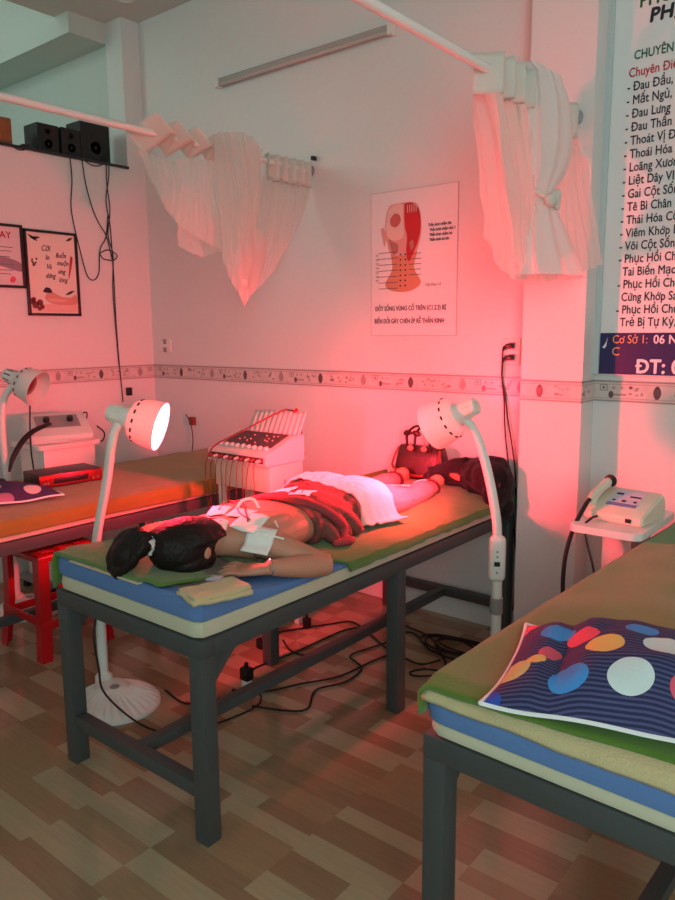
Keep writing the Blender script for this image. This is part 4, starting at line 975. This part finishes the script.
flat('print', [(cx+.035, 1.775), (cx+.055, 1.785), (cx+.06, 1.755), (cx+.045, 1.74)], mat('print_brown', (128, 84, 74)), t, .0018)
bm = NB()
for k in range(7):
    z = 1.725-.024*k
    for s in (-1, 1): box(bm, cx+s*.014-.004, cx+s*.014+.004, YW-.0064, YW-.004, z-.006, z+.001)
    box(bm, cx-.14, cx-.03, YW-.006, YW-.004, z+.010-.004*k, z+.0125-.004*k)
    if k < 5: box(bm, cx+.035, cx+.10, YW-.006, YW-.004, z-.003, z-.0005)
obj('print_line', bm, pd, t, False)
bm = NB()
for k in range(5): x = cx+.025+.012*k; box(bm, x-.002, x+.001, YW-.0064, YW-.004, 1.91, 1.945)
obj('print_line', bm, ps, t, False)
text('lettering', 'ĐỐT SỐNG VÙNG CỔ TRÊN (C1.2.3) BỊ', .0305, (-2.190, py_, 1.463), black_ink, t, bold=.012, sx=.735)
text('lettering', 'BIẾN ĐỔI GÂY CHÈN ÉP RỄ THẦN KINH', .0305, (-2.195, py_, 1.403), black_ink, t, bold=.012, sx=.71)
for k, s in enumerate(('Thần kinh chẩm lớn', 'Thần kinh chẩm thứ 3', 'Thần kinh chẩm bé', 'Thần kinh tai lớn')): text('lettering', s, .0185, (-1.893+(.008 if k else 0), py_, 1.838-.022*k), black_ink, t, bold=.014, sx=.80)
for k, s in enumerate(('C1', 'C2', 'C3', 'C4', 'C5', 'C6', 'C7')): text('lettering', s, .014, (-2.187, py_, 1.722-.020*k), black_ink, t)
text('lettering', 'Cột Sống Cổ', .0155, (-1.905, py_, 1.573), grey_ink, t, shear=.2)

# clinic sign
SX0, SX1, SZ0, SZ1 = -1.073, .75, 1.188, 2.95; sy = YW-.022
t = thing('sign_board', 'large white clinic sign with a navy bottom band on the right wall', 'sign', (SX0, YW, SZ0))
bm = NB(); box(bm, SX0, SX1, sy, YW, SZ0, SZ1, .002); obj('board', bm, board_m, t, False)
bm = NB(); box(bm, SX0+.002, SX1-.002, sy-.002, sy, SZ0+.004, 1.353); obj('band', bm, navy_m, t, False)
bm = NB(); box(bm, SX0-.03, SX0, YW-.03, YW, SZ0, SZ1, .004); obj('edge_profile', bm, mat('alu_edge', (196, 206, 206), .4), t, False)
ty = sy-.0012
lines = ['- Đau Đầu, Đau Vai', '- Mất Ngủ, Rối Loạn', '- Đau Lưng', '- Đau Thần Kinh', '- Thoát Vị Đĩa', '- Thoái Hóa Xương', '- Loãng Xương', '- Liệt Dây VII', '- Gai Cột Sống', '- Tê Bì Chân Tay', '- Thái Hóa Cột', '- Viêm Khớp Dạng', '- Vôi Cột Sống', '- Phục Hồi Chức', '  Tai Biến Mạch', '- Phục Hồi Chức', '  Cứng Khớp Sau', '- Phục Hồi Chức', '  Trẻ Bị Tự Kỷ,']
for k, s in enumerate(lines): text('lettering', s, .046, (-1.015 if s[0] == '-' else -1.018, ty, 2.243-.0480*k), black_ink, t, bold=.014, sx=.76)
text('lettering', 'Chuyên Điều', .046, (-1.012, ty, 2.292), red_ink, t, bold=.014, sx=.76)
text('lettering', 'CHUYÊN G', .044, (-.996, ty, 2.351), green_ink, t, bold=.016, sx=.78)
text('lettering', 'V', .06, (-.862, ty, 2.425), red_ink, t, bold=.02)
text('lettering', 'PHÒ', .066, (-.948, ty, 2.468), black_ink, t, bold=.038, shear=.1)
text('lettering', 'PHÒNG', .064, (-.986, ty, 2.527), green_ink, t, bold=.025, sx=.9)
text('lettering', 'Cơ Sở 1:', .046, (-1.023, sy-.003, 1.313), orange_ink, t, sx=.82); text('lettering', '06 N', .046, (-.868, sy-.003, 1.313), white_ink, t, bold=.022, sx=.9)
text('lettering', 'C', .046, (-1.024, sy-.003, 1.266), orange_ink, t)
text('lettering', 'ĐT: 0', .074, (-.928, sy-.003, 1.200), white_ink, t, bold=.032, sx=.92)
bm = NB(); pts = [(-1.062, 1.296), (-1.052, 1.293), (-1.046, 1.302), (-1.044, 1.320), (-1.042, 1.335), (-1.047, 1.318), (-1.054, 1.306)]
loft(bm, [[V((x, sy-.002, z)) for x, z in pts], [V((x, sy-.0035, z)) for x, z in pts]]); obj('emblem', bm, white_ink, t, False)

# framed pictures on the left wall
def framed(name, label, y0, y1, z0, z1, bgc):
    t = thing(name, label, 'picture', (XL, (y0+y1)/2, z0), 0, 'framed pictures on the left wall'); bm = NB(); f = .014
    for a in ((y0, y1, z0, z0+f), (y0, y1, z1-f, z1), (y0, y0+f, z0, z1), (y1-f, y1, z0, z1)): box(bm, XL, XL+.018, a[0], a[1], a[2], a[3], .002)
    obj('frame', bm, frame_m, t); bm = NB(); box(bm, XL, XL+.008, y0+f*.5, y1-f*.5, z0+f*.5, z1-f*.5); pic = obj('print', bm, bgc, t, False); return t, pic
def lflat(nm, pts, m, par, d, n=6):
    P_ = spl([V((0, y, z)) for y, z in pts]+[V((0, *pts[0]))], n)[:-1]; bm = NB()
    loft(bm, [[V((XL+.008, p.y, p.z)) for p in P_], [V((XL+.008+d, p.y, p.z)) for p in P_]]); return obj(nm, bm, m, par, False)
t, pic = framed('framed_picture', 'black framed picture of a lying woman with brush lettering', 2.178, 2.499, 1.466, 1.932, mat('print_cream', (234, 218, 204), .3))
lx = XL+.0092
for k, (s, y, z) in enumerate((('Cởi', 2.275, 1.822), ('lo', 2.298, 1.775), ('Và', 2.300, 1.725), ('dừng', 2.292, 1.675), ('Buồn', 2.360, 1.790), ('muộn', 2.366, 1.748), ('ưng', 2.370, 1.702), ('lòng', 2.372, 1.655))):
    text('lettering', s, .038 if k else .044, (lx, y, z), black_ink, pic, rot=ROT_LEFT, bold=.012, shear=.35, sx=.8)
lflat('print_figure', [(2.29, 1.588), (2.33, 1.596), (2.38, 1.575), (2.44, 1.570), (2.475, 1.585), (2.478, 1.535), (2.40, 1.527), (2.32, 1.535), (2.285, 1.56)], mat('print_body', (220, 150, 134), .5), pic, .0006)
lflat('print_figure', [(2.27, 1.598), (2.29, 1.622), (2.315, 1.618), (2.328, 1.597), (2.30, 1.592)], black_ink, pic, .0009)
lflat('print_figure', [(2.30, 1.562), (2.36, 1.56), (2.42, 1.55), (2.36, 1.543), (2.31, 1.546)], mat('print_body2', (232, 176, 160), .5), pic, .0010)
lflat('print_figure', [(2.192, 1.49), (2.478, 1.49), (2.478, 1.528), (2.30, 1.53), (2.192, 1.515)], mat('print_sheet', (234, 184, 172), .5), pic, .0005)
for (y, z, r) in ((2.20, 1.545, .016), (2.222, 1.525, .020), (2.25, 1.538, .018), (2.215, 1.555, .013), (2.262, 1.515, .013), (2.245, 1.505, .012)): lflat('print_flower', [(y+r*math.cos(a), z+r*math.sin(a)*(1+.3*math.sin(a*5))) for a in [k*PI/5 for k in range(10)]], mat('print_plum', (120, 52, 52), .5), pic, .0012)
for pts in ([(2.455, 1.805), (2.468, 1.79), (2.452, 1.72), (2.436, 1.672), (2.444, 1.74)],): lflat('print_flower', pts, pr_, pic, .0008)
for (y0, z0, y1, z1) in ((2.20, 1.905, 2.26, 1.872), (2.215, 1.885, 2.275, 1.892), (2.43, 1.885, 2.475, 1.905), (2.21, 1.765, 2.24, 1.74), (2.47, 1.61, 2.41, 1.585)): lflat('print_leaf', [(y0, z0), ((y0+y1)/2, (z0+z1)/2+.008), (y1, z1), ((y0+y1)/2, (z0+z1)/2-.008)], pd, pic, .0008)
for (y, z) in ((2.22, 1.77), (2.24, 1.755), (2.225, 1.74), (2.245, 1.775)): lflat('print_leaf', [(y-.006, z), (y, z+.007), (y+.006, z), (y, z-.007)], pd, pic, .0009)
t, pic = framed('framed_picture', 'black framed notice cut by the left edge of the view', 1.80, 2.172, 1.612, 1.946, mat('print_pale', (226, 206, 206), .3))
text('lettering', 'AY', .05, (lx, 2.045, 1.872), red_ink, pic, rot=ROT_LEFT, bold=.02)
bm = NB()
for k, z in enumerate((1.825, 1.805, 1.775, 1.735, 1.705, 1.685)): box(bm, XL+.008, XL+.009, 1.83, 2.115-.01*(k % 3), z-.002, z+.002)
obj('print_line', bm, grey_ink, pic, False)
lflat('print_figure', [(1.82, 1.79), (1.95, 1.765), (2.05, 1.775), (2.155, 1.745), (2.155, 1.700), (2.0, 1.73), (1.82, 1.72)], mat('print_mist', (150, 130, 140), .5), pic, .0006)
lflat('print_figure', [(2.09, 1.665), (2.105, 1.675), (2.12, 1.66), (2.105, 1.64), (2.085, 1.648)], mat('print_rose', (226, 90, 110), .5), pic, .0008)

# speakers on the ledge
def speaker(label, y0, y1, x0, x1, h, cones, grp='black loudspeakers on the ledge'):
    t = thing('loudspeaker', label, 'loudspeaker', ((x0+x1)/2, (y0+y1)/2, 2.36), 0, grp); bm = NB(); box(bm, x0, x1, y0, y1, 2.36, 2.36+h, .004); obj('cabinet', bm, dark_sp, t)
    for (dz, r) in cones:
        c = (x1, (y0+y1)/2, 2.36+dz); bm = NB(); lathe(bm, [(r, .0), (r, .002), (r*.85, .002), (r*.3, -.002), (r*.12, .001)], c, (1, 0, 0), 24); obj('cone', bm, dark_sp, t)
speaker('leftmost black loudspeaker on the ledge, turned towards the room', 2.325, 2.455, -4.13, -3.99, .155, ((.05, .042), (.115, .025)))
speaker('middle black loudspeaker on the ledge, tight against the big one', 2.465, 2.585, -4.11, -3.98, .155, ((.05, .042), (.115, .025)))
speaker('big black loudspeaker box nearest the wall corner on the ledge', 2.59, 2.785, -4.13, -3.985, .215, ((.08, .06),))
bm = NB(); box(bm, -4.12, -4.0, 2.06, 2.185, 2.36, 2.505, .006); tag(obj('cardboard_box', bm, mat('orange_card', (150, 92, 54), .7, var=(20, .2))), 'brown box standing on the ledge at the left edge', 'box')
bm = NB(); box(bm, -4.03, -3.99, 2.235, 2.275, 2.36, 2.385, .006); tag(obj('power_adapter', bm, black_pl), 'small black adapter on the ledge left of the loudspeakers', 'adapter')
def xl(px, py): return onx(px, py, XL+.008)
cabs = [('black speaker cable hanging from the ledge to a loop low on the wall', [(70, 157), (72, 180), (71, 205), (74, 225), (80, 250), (87, 275), (94, 280), (99, 272), (100, 250), (106, 237), (108, 215)]),
        ('black speaker cable joining the bundle from the left', [(82, 160), (86, 185), (93, 210), (100, 225), (106, 235), (110, 250), (113, 262)]),
        ('black speaker cable running from the big loudspeaker down to the border', [(108, 150), (109, 175), (106, 200), (110, 225), (112, 250), (114, 280), (116, 320), (119, 360), (122, 390), (123, 402)]),
        ('black speaker cable twisted beside the long one', [(106, 158), (107, 185), (110, 210), (108, 235), (113, 255), (113, 290), (116, 330), (119, 365)]),
        ('black cable loop drooping under the big loudspeaker', [(80, 154), (88, 163), (97, 166), (106, 162), (109, 154), (106, 150)]),
        ('black cable loop drooping beside the adapter', [(12, 146), (20, 150), (28, 148), (29, 143)]),
        ('black cable tie ring round the hanging cables', [(100, 253), (108, 250), (117, 255), (114, 260), (104, 259), (100, 254)])]
for lab, pts in cabs:
    bm = NB(); cable(bm, [xl(*p) for p in pts], .0032); tag(obj('speaker_cable', bm, black_mt), lab, 'cable', 'cables hanging on the left wall')
bm = NB(); box(bm, XL+.002, XL+.03, 2.785, 2.815, .98, 1.03, .004); tag(obj('plug', bm, black_pl), 'small black plug at the lower end of the hanging cables', 'plug')

# sockets and plugs
def outlet(label, x, z, w=.075, h=.115):
    t = thing('wall_socket', label, 'socket', (x, YW, z), 0, 'wall sockets on the poster wall'); bm = NB(); box(bm, x-w/2, x+w/2, YW-.010, YW, z-h/2, z+h/2, .004); o = obj('plate', bm, white_pl, t)
    for k, dz in enumerate((.025, -.025)):
        bm = NB(); box(bm, x-.016, x+.016, YW-.0125, YW-.009, z+dz-.015, z+dz+.015, .002); obj('outlet', bm, grey_pl, t)
outlet('white wall socket near the left corner above the border', -3.825, 1.285, .11, .075)
outlet('white wall socket beside the pillar with two plugs in it', -1.458, 1.275)
for dz, lab, pts in ((.025, 'upper black plug in the socket by the pillar with its cord', [(506, 346), (504, 350), (502, 365), (502, 380), (505, 395), (508, 420), (512, 445), (515, 470), (516, 500), (517, 540), (518, 575), (524, 595), (532, 615), (534, 622)]), (-.025, 'lower black plug in the socket by the pillar with its cord', [(506, 355), (503, 360), (502, 380), (504, 400), (505, 430), (508, 460), (511, 490), (514, 530), (516, 560), (515, 590), (513, 610)])):
    t = thing('power_plug', lab, 'plug', (-1.458, YW-.03, 1.275+dz), 0, 'plugs in the socket by the pillar'); bm = NB(); box(bm, -1.475, -1.445, YW-.038, YW-.0125, 1.275+dz-.010, 1.275+dz+.010, .004); tube(bm, [(-1.47, YW-.028, 1.275+dz), (-1.485, YW-.028, 1.275+dz-.008), (-1.492, YW-.025, 1.275+dz-.02)], [.009, .008, .005], 8); obj('plug_body', bm, black_pl, t)
    bm = NB(); cable(bm, [V((-1.492, YW-.025, 1.275+dz-.02))]+[ony(*p, YW-.012) for p in pts[2:]], .0038); obj('cord', bm, black_mt, t)
bm = NB(); cable(bm, [ony(186, 414, YW-.02), ony(191, 425, YW-.02), ony(193, 440, YW-.02), ony(192, 452, YW-.03)], .003); tag(obj('cord', bm, black_mt), 'thin cord on the poster wall right of the lit lamp', 'cord')
bm = NB(); box(bm, -3.60, -3.565, YW-.03, YW, .80, .85, .004); tag(obj('plug', bm, bag_s), 'small dark red plug on the poster wall behind the lit lamp', 'plug')

# cables on the floor
def fl(px, py, z=.006): return onz(px, py, z)
fc = [('black cord from the round plug along the floor to the middle leg', [(247, 676), (255, 668), (275, 660), (300, 650), (330, 636), (345, 630), (366, 626), (380, 622)]),
      ('black cord snaking under the bed in the widest curve', [(252, 706), (290, 711), (308, 708), (316, 690), (345, 682), (362, 668), (350, 656), (370, 648), (388, 642)]),
      ('black cord crossing under the bed below the stretcher', [(232, 690), (262, 692), (300, 684), (340, 676), (375, 660), (395, 655), (420, 664), (440, 660)]),
      ('black cord looping right of the middle leg', [(404, 625), (430, 637), (440, 652), (446, 665), (440, 674), (416, 676), (410, 672), (425, 669), (440, 671)]),
      ('black cord running from middle leg to the coil', [(400, 632), (415, 634), (428, 648), (444, 656), (460, 662), (472, 668)]),
      ('black cord between the left floor plug and the legs', [(263, 640), (280, 632), (305, 628), (330, 624), (352, 622), (370, 634), (386, 648)]),
      ('black cord of the lit left lamp trailing to the plug', [(165, 690), (185, 703), (215, 700), (240, 690), (248, 682)]),
      ('short black cord hooked around the middle legs', [(283, 640), (290, 650), (302, 655), (315, 655)])]
for lab, pts in fc:
    bm = NB(); cable(bm, [fl(*p) for p in pts], .0042); tag(obj('floor_cable', bm, black_mt), lab, 'cable', 'black cables under the centre bed')
bm = NB(); cc = fl(462, 652); pts = []
for k in range(90):
    a = k*.42; r = .085+.045*math.sin(k*.37); pts.append(cc+V((math.cos(a)*r*1.5+.02*math.sin(k*.21), math.sin(a)*r*.8, .004+.00045*k)))
tube(bm, spl(pts, 3), .0042, 6); tag(obj('coiled_cable', bm, black_mt), 'tangled coil of black cable on the floor by the right lamp pole', 'cable')
t = thing('plug_adapter', 'black and white plug adapter standing on the floor under the bed', 'adapter', tuple(fl(247, 688, 0))); p = fl(247, 688, 0)
bm = NB(); box(bm, p.x-.022, p.x+.022, p.y-.018, p.y+.018, .035, .085, .006); tube(bm, [p+V((0, 0, .085)), p+V((0, 0, .105))], .008, 8); obj('plug_body', bm, black_pl, t); bm = NB(); box(bm, p.x-.016, p.x+.016, p.y-.014, p.y+.014, .0, .036, .004); obj('adapter_body', bm, white_pl, t)
p = fl(307, 628, 0); bm = NB(); box(bm, p.x-.016, p.x+.016, p.y-.014, p.y+.014, .0, .05, .006); tube(bm, [p+V((0, 0, .05)), p+V((0, 0, .075))], .006, 8); tag(obj('plug', bm, black_pl), 'black plug on the floor left of the middle leg', 'plug')
p = fl(262, 648, 0); bm = NB(); box(bm, p.x-.02, p.x+.02, p.y-.018, p.y+.018, .0, .045, .006); tag(obj('plug', bm, black_pl), 'black plug on the floor beside the far middle leg', 'plug')
